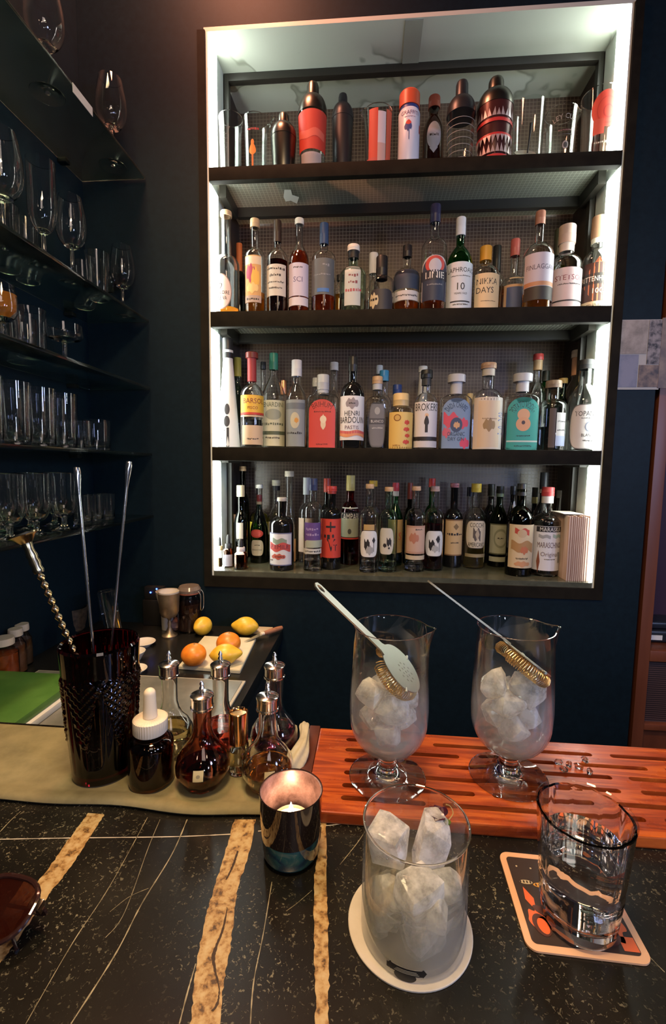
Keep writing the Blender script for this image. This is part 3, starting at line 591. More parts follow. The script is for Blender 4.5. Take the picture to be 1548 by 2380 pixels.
B(3, 659, 885, 20, BK, (.6, .7, .6, .6), 'clear', (WTR, .4), ('copper', .2, 1.1), [], 'small copper-capped bottle peeping out beside the green-capped bottle')
B(3, 689, 838, 48, FR, (.54, .74, .38, .35), 'clear', (WTR, .35), ((.6, .6, .62), .18, 1.25), [[('rect', 0, .29, 1.15, .26, (.22, .25, .26)), ('rect', 0, .48, 1.15, .035, (.12, .14, .16)), ('oval', .1, .32, .45, .09, (.45, .42, .3)), ('blob', .25, .32, .2, .035, (.5, .25, .05)), ('t', '~', 0, .18, .045, INK, 1.6)]], 'clear vodka bottle with white screw cap and silver-grey label')
B(3, 733, 879, 26, B2, (.6, .72, .5, .6), 'clear', (WTR, .3), ((.6, .6, .5), .12, 1.15), [], 'short clear bottle with pale cap behind the flask with red label')
B(3, 775, 843, 34, B2, (.52, .70, .42, .4), 'clear', (WTR, .3), (CAPW, .09, 1.3), [], 'clear bottle with cork stopper behind the flask with red label')
B(3, 750, 872, 74, FR-.01, (.68, .76, .32, .75, .5, 3), 'clear', (WTR, .5), ((.42, .43, .45), .20, 1.15, (.42, .43, .45), .06), [[('arch', 0, .345, .82, .32, (.5, .06, .05)), ('t', 'BRIHUM', 0, .60, .075, (.12, .02, .02), 1.3, 0, 1.1), ('t', '~', 0, .50, .035, (.12, .02, .02), 1), ('tear', .08, .33, .16, .14, (.62, .5, .36)), ('oval', .08, .40, .2, .05, (.66, .56, .42)), ('t', '~', 0, .07, .03, (.1, .02, .02), .7)]], 'flat flask-shaped gin bottle with arched red label', rz=0, n=48)
B(3, 818, 830, 55, FR-.01, (.58, .73, .33, .8), 'black', None, ((.014, .013, .012), .16, 1.1), [[('rect', 0, .335, 1.4, .235, (.62, .62, .64)), ('blob', 0, .49, .55, .065, (.25, .22, .24)), ('t', '~', 0, .49, .03, INK, .5), ('t', 'HENRI', 0, .385, .055, INK, 1.3), ('t', 'BARDOUIN', 0, .315, .07, INK, 2.3), ('t', 'PASTIS', 0, .235, .04, (.12, .06, .1), 1.2), ('flag', 0, .17, 1.4, .03, (.62, .25, .12)), ('flag', .1, .185, 1.3, .014, (.5, .1, .1))]], 'black pastis bottle with white label and red stripe, centre of the third shelf', rz=2)
B(3, 879, 850, 30, B2, (.6, .72, .4, .6), 'clear', (WTR, .3), ((.62, .66, .62), .1, 1.2), [], 'clear bottle with white cap behind the grey-labelled flask')
B(3, 890, 862, 34, 1.615, (.6, .70, .5, .6), 'clear', (WTR, .3), ((.03, .2, .38), .13, 1.2), [], 'clear bottle with bright blue cap behind the grey-labelled flask')
B(3, 875, 876, 56, FR-.01, (.62, .74, .36, .75, .6, 2.8), 'clear', (WTR, .45), (CORK, .10, 1.15, (.45, .47, .5), .08), [[('round', 0, .34, .68, .30, (.09, .09, .1)), ('round', 0, .34, .62, .28, (.14, .14, .155)), ('oval', 0, .53, .22, .05, (.3, .3, .3)), ('rect', 0, .39, .7, .04, (.06, .06, .07)), ('t', 'BLANCO', 0, .39, .04, (.5, .5, .5), 1), ('t', '~', 0, .3, .04, (.4, .4, .4), .8)]], 'clear flask with charcoal label and cork stopper', rz=3, n=48)
B(3, 921, 895, 30, BK, (.6, .74, .5, .5), 'clear', ((.9, .75, .3), .6), ((.02, .05, .2), .14, 1.3), [], 'small bottle with dark-blue cap behind the yellow-labelled jar-like bottle')
B(3, 930, 916, 56, FR-.02, (.70, .78, .5, .7), 'clear', ((.97, .8, .4), .6), ((.55, .42, .2), .22, 1.25), [[('rect', 0, .34, 1.2, .32, (.62, .44, .13)), ('oval', -.35, .56, .3, .06, (.2, .08, .02)), ('oval', -.35, .56, .22, .045, (.5, .33, .1)), ('blob', .45, .48, .22, .05, (.5, .05, .02)), ('blob', .42, .36, .26, .045, (.5, .05, .02)), ('blob', .5, .25, .22, .04, (.5, .05, .02)), ('blob', .4, .14, .28, .045, (.5, .05, .02)), ('t', '~', -.4, .08, .04, (.3, .15, .05), .6)]], 'stubby bottle with golden label and red brush marks', rz=2)
B(3, 979, 852, 40, 1.66, (.03, .85, .42, -.6), 'frost', None, ((.62, .62, .56), .07, 1.15), [], 'white conical bottle behind the black-capped gin bottle')
B(3, 988, 861, 52, FR, (.58, .72, .36, .7), 'clear', (WTR, .3), (BLK, .10, 1.35, (.03, .03, .03), .09), [[('rect', 0, .365, 1.3, .23, (.55, .55, .58)), ('t', 'BROKERS', 0, .53, .095, INK, 2.2), ('blob', .0, .43, .16, .03, (.6, .4, .25)), ('tear', 0, .34, .2, .09, INK), ('rect', 0, .3, .12, .08, INK), ('rect', 0, .145, 1.3, .022, INK), ('rect', 0, .075, 1.3, .04, (.5, .5, .53))]], 'gin bottle with black bowler cap and white label showing a man in black', rz=0)
B(3, 1057, 872, 70, FR-.01, (.66, .75, .34, .75, .5, 3), 'clear', (WTR, .5), ((.44, .43, .46), .10, 1.6, (.44, .43, .45), .15), [[('arch', 0, .36, .88, .33, (.16, .24, .38)), ('flag', -.35, .40, .45, .08, (.5, .06, .1)), ('blob', .4, .36, .35, .08, (.5, .06, .1)), ('blob', .55, .1, .3, .08, (.5, .05, .1)), ('blob', -.6, .24, .25, .08, (.45, .1, .15)), ('oval', .0, .34, .38, .095, (.04, .06, .12)), ('blob', .02, .335, .2, .05, (.5, .3, .15)), ('t', 'DADA CHAPEL', 0, .60, .075, (.03, .06, .12), 1.5, 0, .75), ('t', 'ORGANIC', 0, .22, .055, (.03, .06, .12), 1.1), ('t', 'DRY GIN', 0, .155, .05, (.03, .06, .12), 1)]], 'flat flask-shaped gin bottle with blue and pink arched label', rz=0, n=48)
B(3, 1089, 915, 20, BK, (.6, .74, .5, .5), 'clear', ((.95, .9, .7), .6), ((.6, .5, .3), .18, 1.2), [], 'small cork-topped bottle between the blue-labelled flask and a cream-labelled bottle')
B(3, 1130, 845, 66, FR, (.58, .71, .38, .75), 'clear', (WTR, .4), ((.36, .22, .13), .065, 1.3, (.45, .4, .33), .08), [[('rect', 0, .31, 1.3, .29, (.5, .46, .40)), ('rect', -.15, .3, .75, .26, (.52, .42, .3)), ('blob', -.15, .29, .4, .08, (.25, .17, .08)), ('t', '~', -.15, .36, .025, (.15, .1, .06), .9), ('t', 'LE LION D OR', .93, .3, .17, (.12, .16, .35), 1.6, 90)]], 'clear gin bottle with cream label and vertical blue lettering', rz=6)
B(3, 1209, 870, 78, FR-.01, (.66, .75, .32, .75, .5, 3), 'clear', (WTR, .5), ((.44, .44, .46), .10, 1.6, (.44, .43, .45), .13), [[('arch', 0, .355, .86, .34, (.03, .26, .22)), ('t', 'POTATO VODKA', 0, .60, .085, (.02, .05, .05), 1.6, 0, .7), ('oval', 0, .47, .34, .075, (.5, .28, .15)), ('oval', 0, .35, .4, .09, (.5, .26, .13)), ('oval', .0, .37, .1, .025, (.05, .03, .03)), ('t', '~', 0, .2, .03, INK, .7), ('rect', 0, .13, .85, .01, (.4, .5, .45)), ('t', '~', 0, .07, .035, (.02, .05, .05), .9)]], 'flat flask-shaped vodka bottle with teal arched label and potato picture', rz=0, n=48)
B(3, 1243, 824, 44, 1.66, (.58, .72, .38, .6), 'clear', (WTR, .3), ((.42, .05, .04), .06, 1.25, (.45, .3, .15), .1), [], 'tall clear bottle with red cap behind the teal-labelled flask')
B(3, 1262, 863, 26, B2, (.6, .75, .5, .5), 'green', None, ((.014, .02, .014), .12, 1.15), [], 'green glass bottle with dark top behind the teal-labelled flask')
B(3, 1302, 880, 28, 1.655, (.6, .75, .5, .5), 'dgreen', None, ((.3, .2, .06), .07, 1.3), [], 'dark green bottle with ochre cap behind the right clear bottles')
B(3, 1281, 886, 60, FR, (.64, .74, .44, .8), 'clear', (WTR, .35), ((.2, .14, .09), .10, 1.25), [[('rect', -.3, .3, .22, .3, (.07, .055, .05)), ('rect', .35, .34, .38, .2, (.45, .46, .44)), ('t', '~', .35, .42, .04, INK, .6), ('t', '~', .35, .3, .04, INK, .6), ('rect', .35, .15, .4, .07, (.3, .36, .5))]], 'round-shouldered clear bottle with vertical black strip label', rz=0)
B(3, 1333, 815, 44, 1.635, (.56, .72, .44, .5), 'clear', (WTR, .3), ((.52, .40, .32), .07, 1.25, (.5, .25, .14), .17), [], 'clear bottle with salmon neck band behind the oval-labelled bottle')
B(3, 1353, 838, 66, FR, (.52, .74, .40, .5), 'clear', (WTR, .35), (BLK, .10, 1.2), [[('round', 0, .27, 1.15, .24, (.12, .12, .12)), ('round', 0, .27, 1.1, .23, (.46, .46, .44)), ('t', 'TOPANITO', .05, .41, .055, INK, 1.7), ('t', '~', .1, .36, .022, INK, 1), ('oval', .12, .27, .3, .055, (.15, .17, .22)), ('oval', .12, .27, .24, .044, (.3, .32, .36)), ('t', 'BLANCO', .1, .18, .035, INK, .9), ('t', '~', .1, .12, .03, INK, .7)]], 'clear tequila bottle with black cap and large round-cornered grey label, rightmost on the third shelf', rz=-4)
# --- shelf 4: liqueurs, vermouths
B(4, 565, 1084, 32, B2, (.6, .72, .42, .6), 'dark', None, (CORK, .05, 1.2), [[('blob', .5, .45, .25, .05, (.5, .38, .04))]], 'tall dark bottle with cork top in the left back corner of the bottom shelf')
B(4, 543, 1196, 24, 1.60, (.62, .74, .5, .6), 'clear', (WTR, .4), (CORK, .16, 1.15), [], 'small clear cork-stoppered bottle at the left back of the bottom shelf')
B(4, 560, 1128, 32, FR+.04, (.52, .68, .5, .5), 'dark', None, ((.58, .53, .34), .14, 1.12), [[('rect', .1, .44, .5, .1, (.4, .36, .28))]], 'dark olive bottle with long cream capsule behind the dropper bottles', rz=0)
B(4, 603, 1126, 44, B2, (.55, .66, .34, .6), 'clear', ((.75, .72, .1), .6), (CAPW, .05, 1.1), [[('rect', 0, .3, 1.2, .2, (.6, .5, .05))]], 'clear bottle of yellow liqueur with yellow label at the back left')
B(4, 603, 1150, 44, FR, (.42, .85, .24, .15), 'dgreen', None, ((.14, .02, .02), .10, 1.1, (.3, .28, .22), .04), [[('round', -.05, .23, .72, .115, (.56, .52, .42)), ('t', '~', -.05, .27, .03, INK, .5), ('t', 'BENEDICTINE', -.05, .2, .022, INK, 1.1)], [('oval', -.1, .44, .75, .06, (.5, .06, .05)), ('oval', -.1, .44, .5, .04, (.62, .1, .09))]], 'dark green pear-shaped liqueur bottle with red wax seal and oval label', yb=1310, rz=0)
B(4, 642, 1116, 42, B2, (.5, .66, .40, .5), 'clear', (WTR, .4), ((.5, .46, .34), .07, 1.25, (.02, .02, .02), .06), [[('rect', -.4, .4, .5, .08, (.6, .6, .56))]], 'clear bottle with cream cap behind the dark pastis bottle')
B(4, 672, 1095, 42, 1.655, (.25, .72, .40, .0), 'clear', ((.98, .9, .7), .35), ((.58, .5, .38), .06, 1.25), [[('rect', .3, .12, .8, .14, (.5, .28, .12))]], 'tall sloping clear bottle with cork, behind the dark pastis bottle')
B(4, 655, 1156, 58, FR, (.62, .74, .33, .8), 'black', None, ((.5, .46, .4), .05, 1.15), [[('rect', 0, .30, 1.12, .225, (.14, .15, .25)), ('rect', 0, .30, 1.05, .21, (.58, .58, .6)), ('flag', 0, .41, .6, .035, (.2, .26, .2)), ('flag', .0, .33, .95, .05, (.45, .07, .06)), ('t', 'P.EMILE', 0, .335, .06, (.1, .02, .04), 1.6), ('blob', -.1, .2, .6, .045, (.42, .09, .06)), ('t', '~', 0, .2, .035, INK, .8), ('t', '~', -.75, .15, .03, INK, .3)]], 'black round-shouldered bottle with framed white label and red ribbon lettering', yb=1328, rz=0)
B(4, 712, 1110, 38, 1.65, (.58, .70, .40, .6), 'clear', (WTR, .3), ((.4, .42, .42), .20, 1.08), [[('rect', 0, .33, 1.2, .2, (.55, .43, .34))]], 'clear bottle with silver capsule behind the purple-labelled bottle')
B(4, 727, 1112, 44, FR, (.66, .75, .40, .75), 'clear', (WTR, .12), (NAVY, .13, 1.1), [[('rect', 0, .43, 1.0, .10, (.10, .05, .2)), ('t', '~', 0, .46, .045, (.3, .22, .4), 1.4), ('t', '~', 0, .40, .045, (.3, .22, .4), 1.4), ('rect', .3, .3, 1.0, .04, (.34, .38, .3)), ('rect', 0, .22, 1.2, .028, (.5, .5, .46)), ('t', '~', 0, .22, .03, INK, 1.6)]], 'clear bottle with navy cap and purple label', yb=1329, rz=3)
B(4, 759, 1112, 34, 1.64, (.6, .7, .4, .6), 'dark', None, ((.38, .04, .02), .16, 1.15), [], 'dark bottle with red capsule behind the red-labelled bottle')
B(4, 770, 1130, 46, FR+.01, (.66, .74, .40, .8), 'black', None, ((.5, .05, .04), .06, 1.25, (.35, .04, .03), .03), [[('rect', 0, .38, 1.35, .235, (.52, .05, .03)), ('rect', 0, .52, .5, .012, INK), ('rect', 0, .52, .07, .06, INK), ('t', 'V', .05, .3, .16, INK, .9), ('t', 'T', .5, .27, .08, INK, .4), ('t', '~', -.5, .4, .1, INK, .4), ('oval', .25, .41, .1, .022, INK)]], 'black bottle with large red label bearing a cross and V', yb=1325, rz=0)
B(4, 813, 1105, 42, FR+.06, (.58, .71, .42, .75), 'red', None, ((.6, .48, .16), .17, 1.1), [[('rect', 0, .545, 1.35, .045, INK), ('t', 'CAMPARI', 0, .545, .075, (.6, .58, .52), 2.4), ('rect', 0, .42, 1.25, .105, (.33, .35, .25)), ('oval', 0, .38, .2, .03, (.06, .06, .05)), ('rect', 0, .3, 1.25, .008, RED), ('rect', 0, .64, 1.2, .006, (.5, .5, .45))]], 'deep red aperitif bottle with yellow capsule and white CAMPARI lettering', yb=1314, rz=0)
B(4, 865, 1117, 34, 1.65, (.58, .7, .42, .6), 'clear', (WTR, .3), ((.62, .38, .04), .07, 1.3), [], 'clear bottle with bright yellow cap behind the white-oval bottle')
B(4, 857, 1125, 43, FR, (.62, .74, .40, .8), 'clear', (WTR, .12), (CORK, .05, 1.1), [[('rect', 0, .5, .6, .05, (.4, .26, .1)), ('round', 0, .33, 1.15, .155, INK), ('round', 0, .33, 1.1, .148, (.62, .62, .62)), ('flag', -.2, .32, .3, .05, INK), ('dia', .55, .37, .2, .04, INK), ('rect', .55, .30, .03, .06, INK), ('blob', .1, .26, .4, .06, (.3, .3, .3))]], 'clear bottle with white oval label drawn with a figure, left of the pair', yb=1332, rz=0)
B(4, 917, 1122, 36, 1.65, (.55, .76, .34, .2), 'green', None, ((.5, .04, .05), .1, 1.2, (.6, .56, .5), .06), [[('rect', 0, .36, 1.2, .2, (.45, .3, .12)), ('t', 'S', .6, .36, .1, RED, .4)]], 'green vermouth bottle with red cap behind the cream-labelled bottle')
B(4, 901, 1132, 43, FR, (.62, .74, .40, .8), 'gtint', (WTR, .12), (CORK, .05, 1.1), [[('round', -.25, .37, .85, .155, (.5, .47, .4)), ('flag', .1, .36, .25, .04, INK), ('blob', -.35, .32, .2, .03, INK), ('oval', .1, .29, .1, .012, INK)]], 'pale green bottle with plain cream label', yb=1331, rz=0)
B(4, 950, 1122, 26, 1.68, (.58, .7, .4, .6), 'dark', None, ((.3, .06, .03), .2, 1.1), [], 'dark bottle with brownish red capsule at the back of the bottom shelf')
B(4, 964, 1130, 46, FR, (.62, .74, .38, .8), 'clear', (WTR, .10), ((.55, .34, .2), .05, 1.15), [[('rect', 0, .38, 1.15, .165, (.42, .24, .17)), ('rect', 0, .38, 1.0, .14, (.5, .32, .24)), ('t', '~', .3, .50, .03, INK, .7), ('blob', -.2, .40, .5, .07, (.4, .16, .1)), ('rect', 0, .17, 1.15, .025, (.5, .4, .28))]], 'clear bottle with faded pink label over a narrow beige band', yb=1330, rz=0)
B(4, 1000, 1112, 30, 1.65, (.6, .7, .4, .6), 'green', None, ((.5, .03, .02), .1, 1.2), [], 'green bottle with bright red cap behind the dark red one')
B(4, 1007, 1130, 44, FR, (.62, .74, .38, .8), 'clear', ((.4, .02, .05), .55), ((.5, .33, .27), .06, 1.2), [[('round', 0, .33, 1.1, .155, INK), ('round', 0, .33, 1.05, .148, (.62, .62, .62)), ('flag', -.3, .31, .3, .05, INK), ('dia', .35, .38, .25, .05, INK), ('rect', .5, .33, .03, .1, INK), ('blob', .05, .27, .35, .05, (.35, .35, .35))]], 'bottle of dark red liqueur with white oval label drawn with a figure', yb=1330, rz=0)
B(4, 1052, 1123, 42, FR+.05, (.58, .70, .38, .75), 'black', None, ((.4, .14, .14), .05, 1.2), [[('rect', .0, .36, 1.2, .215, (.22, .12, .05)), ('rect', .0, .36, 1.12, .2, (.56, .38, .18)), ('dia', .1, .49, .3, .04, (.2, .13, .05)), ('t', '~', 0, .40, .05, INK, 1.7), ('t', '~', 0, .3, .03, INK, .8)]], 'black bottle with pink cap and amber rectangular label', yb=1320, rz=3)
B(4, 1088, 1132, 30, 1.69, (.58, .7, .4, .6), 'clear', (WTR, .3), ((.013, .014, .03), .12, 1.1), [], 'clear bottle with dark cap behind the yellow-capped aperitif')
B(4, 1102, 1124, 48, FR+.02, (.58, .72, .36, .75), 'clear', ((.93, .85, .55), .5), ((.62, .42, .04), .10, 1.25), [[('round', 0, .41, 1.1, .165, (.12, .1, .08)), ('round', 0, .41, 1.05, .158, (.6, .52, .38)), ('t', 'COCCHI', 0, .52, .055, INK, 1.3), ('flag', 0, .41, .35, .06, (.1, .08, .07)), ('dia', .05, .41, .2, .075, (.45, .36, .25)), ('t', 'AMERICANO', 0, .29, .055, INK, 1.6), ('rect', 0, .16, 1.1, .02, (.3, .24, .12))]], 'clear aperitif bottle with yellow cap and round striped label', yb=1323, rz=0)
B(4, 1137, 1125, 36, B2-.04, (.58, .74, .40, .5), 'black', None, ((.02, .022, .016), .15, 1.12, (.5, .48, .3), .003), [], 'black bottle with dark capsule left of the green vermouth')
B(4, 1157, 1130, 44, FR+.06, (.52, .78, .32, .25), 'dgreen', None, ((.02, .022, .016), .09, 1.15, (.25, .33, .2), .04), [[('rect', 0, .35, 1.25, .19, (.1, .11, .07)), ('rect', 0, .35, 1.15, .175, (.4, .42, .33)), ('oval', .0, .36, .7, .12, (.25, .27, .2)), ('oval', 0, .36, .55, .09, (.42, .43, .35)), ('t', '~', 0, .36, .04, INK, .6), ('rect', 0, .1, 1.15, .03, (.4, .42, .33))]], 'dark green vermouth bottle with pale green label', yb=1319, rz=0)
B(4, 1187, 1130, 22, 1.66, (.6, .8, .5, .4), 'black', None, (BLK, .1, 1.1), [[('round', .3, .7, .5, .12, (.6, .6, .56))]], 'slim black bottle with white neck label behind the stoppered bottle')
B(4, 1206, 1124, 58, FR-.01, (.60, .76, .34, .6), 'dark', None, ((.013, .013, .013), .10, 1.0, (.02, .02, .02), .03), [[('rect', -.0, .33, 1.15, .235, (.56, .44, .28)), ('flag', -.1, .49, .55, .03, (.42, .06, .04)), ('oval', -.1, .47, .35, .045, (.5, .36, .22)), ('flag', 0, .33, .9, .05, (.36, .2, .08)), ('blob', .1, .29, .3, .05, (.45, .14, .06)), ('blob', 0, .14, .6, .035, (.5, .25, .12)), ('t', '~', -.05, .2, .03, INK, .9)]], 'dark bottle with pouring stopper and cream label showing a winged figure', yb=1341, rz=0)
B(4, 1237, 1133, 26, 1.68, (.55, .7, .4, .5), 'black', None, ((.02, .02, .018), .12, 1.1, (.5, .45, .2), .08), [], 'black bottle with cream neck band at the back right')
B(4, 1257, 1098, 36, 1.655, (.55, .7, .42, .5), 'black', None, (BLK, .17, 1.12, (.6, .56, .4), .04), [[('oval', -.3, .46, .4, .05, (.3, .28, .2))]], 'tall black bottle rising behind the maraschino bottle')
B(4, 1298, 1222, 26, 1.70, (.5, .7, .5, .5), 'clear', (WTR, .4), (BLK, .12, 1.1), [[('oval', 0, .5, 1.1, .2, (.4, .1, .03))]], 'low bottle with orange-red round label squeezed beside the paper cards')
B(4, 1296, 1140, 20, 1.70, (.6, .8, .6, .4), 'clear', None, ((.45, .45, .44), .1, 1.3), [[('round', 0, .62, .8, .3, (.6, .6, .58))]], 'thin bottle with white strip label near the right light strip')
B(4, 1266, 1132, 63, FR-.015, (.60, .70, .36, .65), 'clear', (WTR, .62), ((.42, .05, .05), .10, 1.15, (.58, .56, .54), .08), [[('rect', 0, .32, 1.25, .25, (.6, .59, .6)), ('rect', .02, .535, 1.0, .03, INK), ('t', 'MARASKA', .02, .535, .045, (.62, .6, .55), 1.5), ('flag', -.4, .455, .4, .018, (.3, .3, .3)), ('flag', .5, .46, .35, .018, (.3, .4, .35)), ('t', 'MARASCHINO', 0, .36, .065, (.15, .1, .12), 1.7), ('t', 'Original', 0, .25, .05, (.2, .15, .15), 1.2), ('t', '~', 0, .2, .02, INK, .7), ('dia', -.75, .17, .12, .13, (.2, .06, .03)), ('rect', .72, .22, .08, .06, (.2, .2, .2))]], 'clear maraschino bottle with red cap and big white label, right end of the bottom shelf', yb=1349, rz=0)
flush()
# dropper bottles at the left end of the bottom shelf
def dropper(x, ytop, w, yb, gl, capc, desc, lab=None):
    loc, R, H = place(4, x, ytop, w, 0, yb)
    t = thing('dropper_bottle', desc, 'bottle', loc, 0, 'little dropper bottles on the bottom shelf')
    build_bottle(t, R, H*.72, (.68, .82, .5, .7), gl, None, (capc, .2, 1.2), [[lab]] if lab else [])
    obj('rubber_bulb', fixn(lathe([(0, H*.715), (R*.38, H*.715), (R*.34, H*.93), (R*.2, H*.99), (0, H)], 16)), pm((.012, .012, .012), .5), t)
dropper(511, 1248, 22, 1327, 'clear', GOLD and (.5, .4, .2), 'clear gold-printed dropper bottle, first at the left end of the bottom shelf', ('rect', 0, .3, .8, .2, 'gold'))
dropper(531, 1242, 25, 1325, 'amber', BLK, 'small amber dropper bottle with pale label among the tiny bottles', ('rect', 0, .3, 1.1, .25, (.35, .35, .42)))
dropper(560, 1252, 32, 1327, 'brown', (.6, .6, .6), 'wider brown dropper bottle with white collar among the tiny bottles', ('rect', 0, .75, .8, .06, (.6, .6, .6)))
# cards standing upright at the right end
cards = random.Random(5); xx = .622
CARD = noisy('worn_card_edge', [(.3, (.2, .1, .06)), (.45, (.46, .34, .27)), (.7, (.6, .5, .44))], 60, .7, scale=(3, 1, .05))
k = 0
proto = None
while xx < .686:
    th = cards.uniform(.0042, .0068); dh = cards.uniform(-.004, .003)
    t = thing('menu_card', 'worn cream paper menu card standing upright in the packed row at the right end', 'menu', (xx, 1.478, -.347+Z+.0002), math.radians(cards.uniform(-.6, .6)), 'paper menu cards on the bottom shelf')
    obj('pages', boxbm(0, th*.8, 0, .16, 0, .205+dh, bev=.0006), CARD, t)
    obj('cover', boxbm(th*.8+.0001, th*.93, -.001, .161, 0, .206+dh), pm((.16, .06, .035), .6), t)
    xx += th+.0006
t = tag(obj('folded_paper', boxbm(.612, .672, 1.50, 1.60, -.1365+Z, -.1345+Z), pm((.7, .68, .62), .6)), 'loose white paper lying flat on top of the menu cards', 'paper')
# ================================================================ TOP SHELF: SHAKERS AND MIXING GLASSES
def solid_ends(o, zlo, zhi):
    """thick base and rim refract as solid glass."""
    o.data.materials.append(glass('clear'))
    for q in o.data.polygons:
        if q.center.z < zlo or q.center.z > zhi: q.material_index = 1
    return o
def cup(outer, wall, base, lip=.0004):
    """closed shell profile of an open vessel from its outer profile [(r, z)...]."""
    inn = [(max(r-wall, .0008), z) for r, z in outer if z > base*1.05]
    top = outer[-1][1]
    return [(0, outer[0][1])]+outer+[(outer[-1][0]-wall*.5, top+wall*.35)]+inn[::-1][0:]+[(inn[0][0]*.96, base), (0, base)]
def spout(ang, out, up, zt, wdt=.32):
    def f(q, t, r, z):
        d = (t-ang+math.pi) % (2*math.pi)-math.pi; k = math.exp(-(d/wdt)**2)*max(0, min(1, (z-(zt-.03))/.03))**1.6
        n = Vector((q.x, q.y, 0)).normalized() if q.xy.length > 1e-6 else Vector((0, 0, 0))
        return q+n*out*k+Vector((0, 0, up*k))
    return f
def cyl_surf(R, rz=0):
    def s(u, z, off): th = u/R; return Vector(((R+off)*math.sin(th), -(R+off)*math.cos(th), z))
    return s
PRINT = (.05, .05, .05)
def mixing_jug(x, ytop, w, desc, layers, ang, Y=1.52, top=1.12, out=.02, name='mixing_glass'):
    loc, R, H = place(1, x, ytop, w, Y)
    t = thing(name, desc, 'mixing glass', loc, 0, GRP[1])
    o = [(R*.78, 0), (R*.84, .003), (R*.84, .01), (R*.87, H*.4), (R*.92, H*.8), (R*.98, H)]
    solid_ends(obj('glass_body', fixn(lathe(cup(o, .0028, .012), 48, deform=spout(ang, out, .008, H, .35))), thin('thin_glass'), t), .0125, H-.003)
    if layers: label_mesh(layers, R*.9, H, lambda u, z, off: cyl_surf(R*(.84+.13*z/H)+.0006)(u, z, off), t, 'lettering')
    return t
mixing_jug(537, 276, 54, 'clear pouring glass with thin dark print, leftmost on the top shelf', [('rect', -.3, .42+.07*k, .4, .004, PRINT) for k in range(4)]+[('t', 'W  W', -.2, .72, .05, PRINT, .9)], math.radians(150), out=.012)
mixing_jug(595, 280, 56, 'clear pouring glass with orange figure print', [('t', '~', 0, .72, .07, (.3, .03, .03), 1.1), ('oval', -.05, .5, .14, .05, (.6, .2, .03)), ('tear', -.05, .36, .3, .14, (.62, .22, .03)), ('rect', -.05, .2, .08, .1, (.5, .15, .03))], math.radians(0))
def shaker(x, ytop, w, Y, mats, desc, hb=.62, hs=.80, layers=None, name='cocktail_shaker', capm=None, flare=.9):
    loc, R, H = place(1, x, ytop, w, Y); t = thing(name, desc, 'shaker', loc, 0, GRP[1])
    bodym, topm = mats
    o = [(R*flare*.86, 0), (R*flare*.9, .004), (R*.97, H*hb*.8), (R, H*hb)]
    if bodym is thin('thin_glass'): obj('body', fixn(lathe(cup(o, .0025, .01), 40)), bodym, t)
    else: obj('body', fixn(lathe([(0, 0)]+o+[(0, H*hb)], 40)), bodym, t)
    s = [(0, H*hb+.0002), (R*1.02, H*hb+.0002), (R*1.02, H*hb+.006)]
    for k in range(1, 8): a = k/7*math.pi/2; s.append((R*.42+R*.6*math.cos(a), H*hb+.006+(H*(hs-hb))*math.sin(a)))
    obj('strainer_top', fixn(lathe(s+[(0, H*hs+.006)], 40)), topm, t)
    c = [(0, H*hs+.0062), (R*.44, H*hs+.0062), (R*.42, H*.97), (R*.36, H), (0, H)]
    obj('cap', fixn(lathe(c, 28)), capm or topm, t)
    t['built_size'] = (R, H)
    if layers: label_mesh(layers, R, H, lambda u, z, off: cyl_surf(R*(flare*.9+(1-flare*.9)*min(1, z/(H*hb)))+.0005)(u, z, off), t, 'lettering')
    return t
DST = pm((.12, .115, .10), .3, 1, name='dark_steel'); GUN = pm((.05, .05, .055), .38, .7, name='gunmetal')
shaker(659, 268, 56, 1.525, (DST, DST), 'low dull steel cocktail shaker beside the orange-figure glass', .62, .82)
shaker(726, 197, 62, 1.53, (thin('thin_glass'), DST), 'tall cocktail shaker with glass body and red sleeve', .66, .84, [('rect', 0, .44, 1.5, .2, (.5, .05, .03)), ('rect', 0, .13, .8, .08, (.35, .33, .34)), ('flag', 0, .4, 1.1, .04, (.6, .12, .08))])
shaker(795, 222, 46, 1.60, (GUN, GUN), 'dark grey metal shaker standing further back', .74, .88)
t = mixing_jug(877, 264, 64, 'clear mixing glass with broad red and white stripes', [('rect', -.35, .5, .35, .42, (.45, .05, .03)), ('rect', .3, .62, .3, .25, (.5, .45, .5)), ('rect', .95, .5, .3, .42, (.45, .08, .04)), ('rect', 0, .08, 1.2, .09, (.4, .06, .05)), ('rect', .3, .25, .3, .14, (.45, .3, .28))], math.radians(180), out=.012)
loc, R, H = place(1, 949, 220, 46, 1.53)
t = thing('spray_can', 'white and red spray-style bottle with blue neck ring', 'bottle', loc, 0, GRP[1])
obj('body', fixn(lathe([(0, 0), (R*.94, 0), (R, .003), (R, H*.74), (R*.9, H*.77), (0, H*.77)], 36)), pm((.55, .6, .72), .35), t)
obj('neck_ring', fixn(lathe([(0, H*.77), (R*.88, H*.77), (R*.88, H*.81), (0, H*.81)], 32)), pm((.03, .05, .2), .4), t)
obj('cap', fixn(lathe([(0, H*.812), (R*.95, H*.812), (R*.95, H*.98), (R*.85, H), (0, H)], 32)), pm((.5, .08, .03), .4), t)
label_mesh([('t', 'GRAFFITI', 0, .69, .05, (.15, .05, .12), 1.7), ('t', '~', 0, .64, .02, (.2, .1, .2), 1), ('blob', -.15, .52, .35, .06, (.04, .06, .2)), ('tear', -.1, .56, .25, .04, (.55, .06, .04)), ('rect', -.05, .42, .03, .06, (.04, .06, .2)), ('rect', 1.15, .52, .1, .05, (.4, .05, .05))], R, H, cyl_surf(R), t)
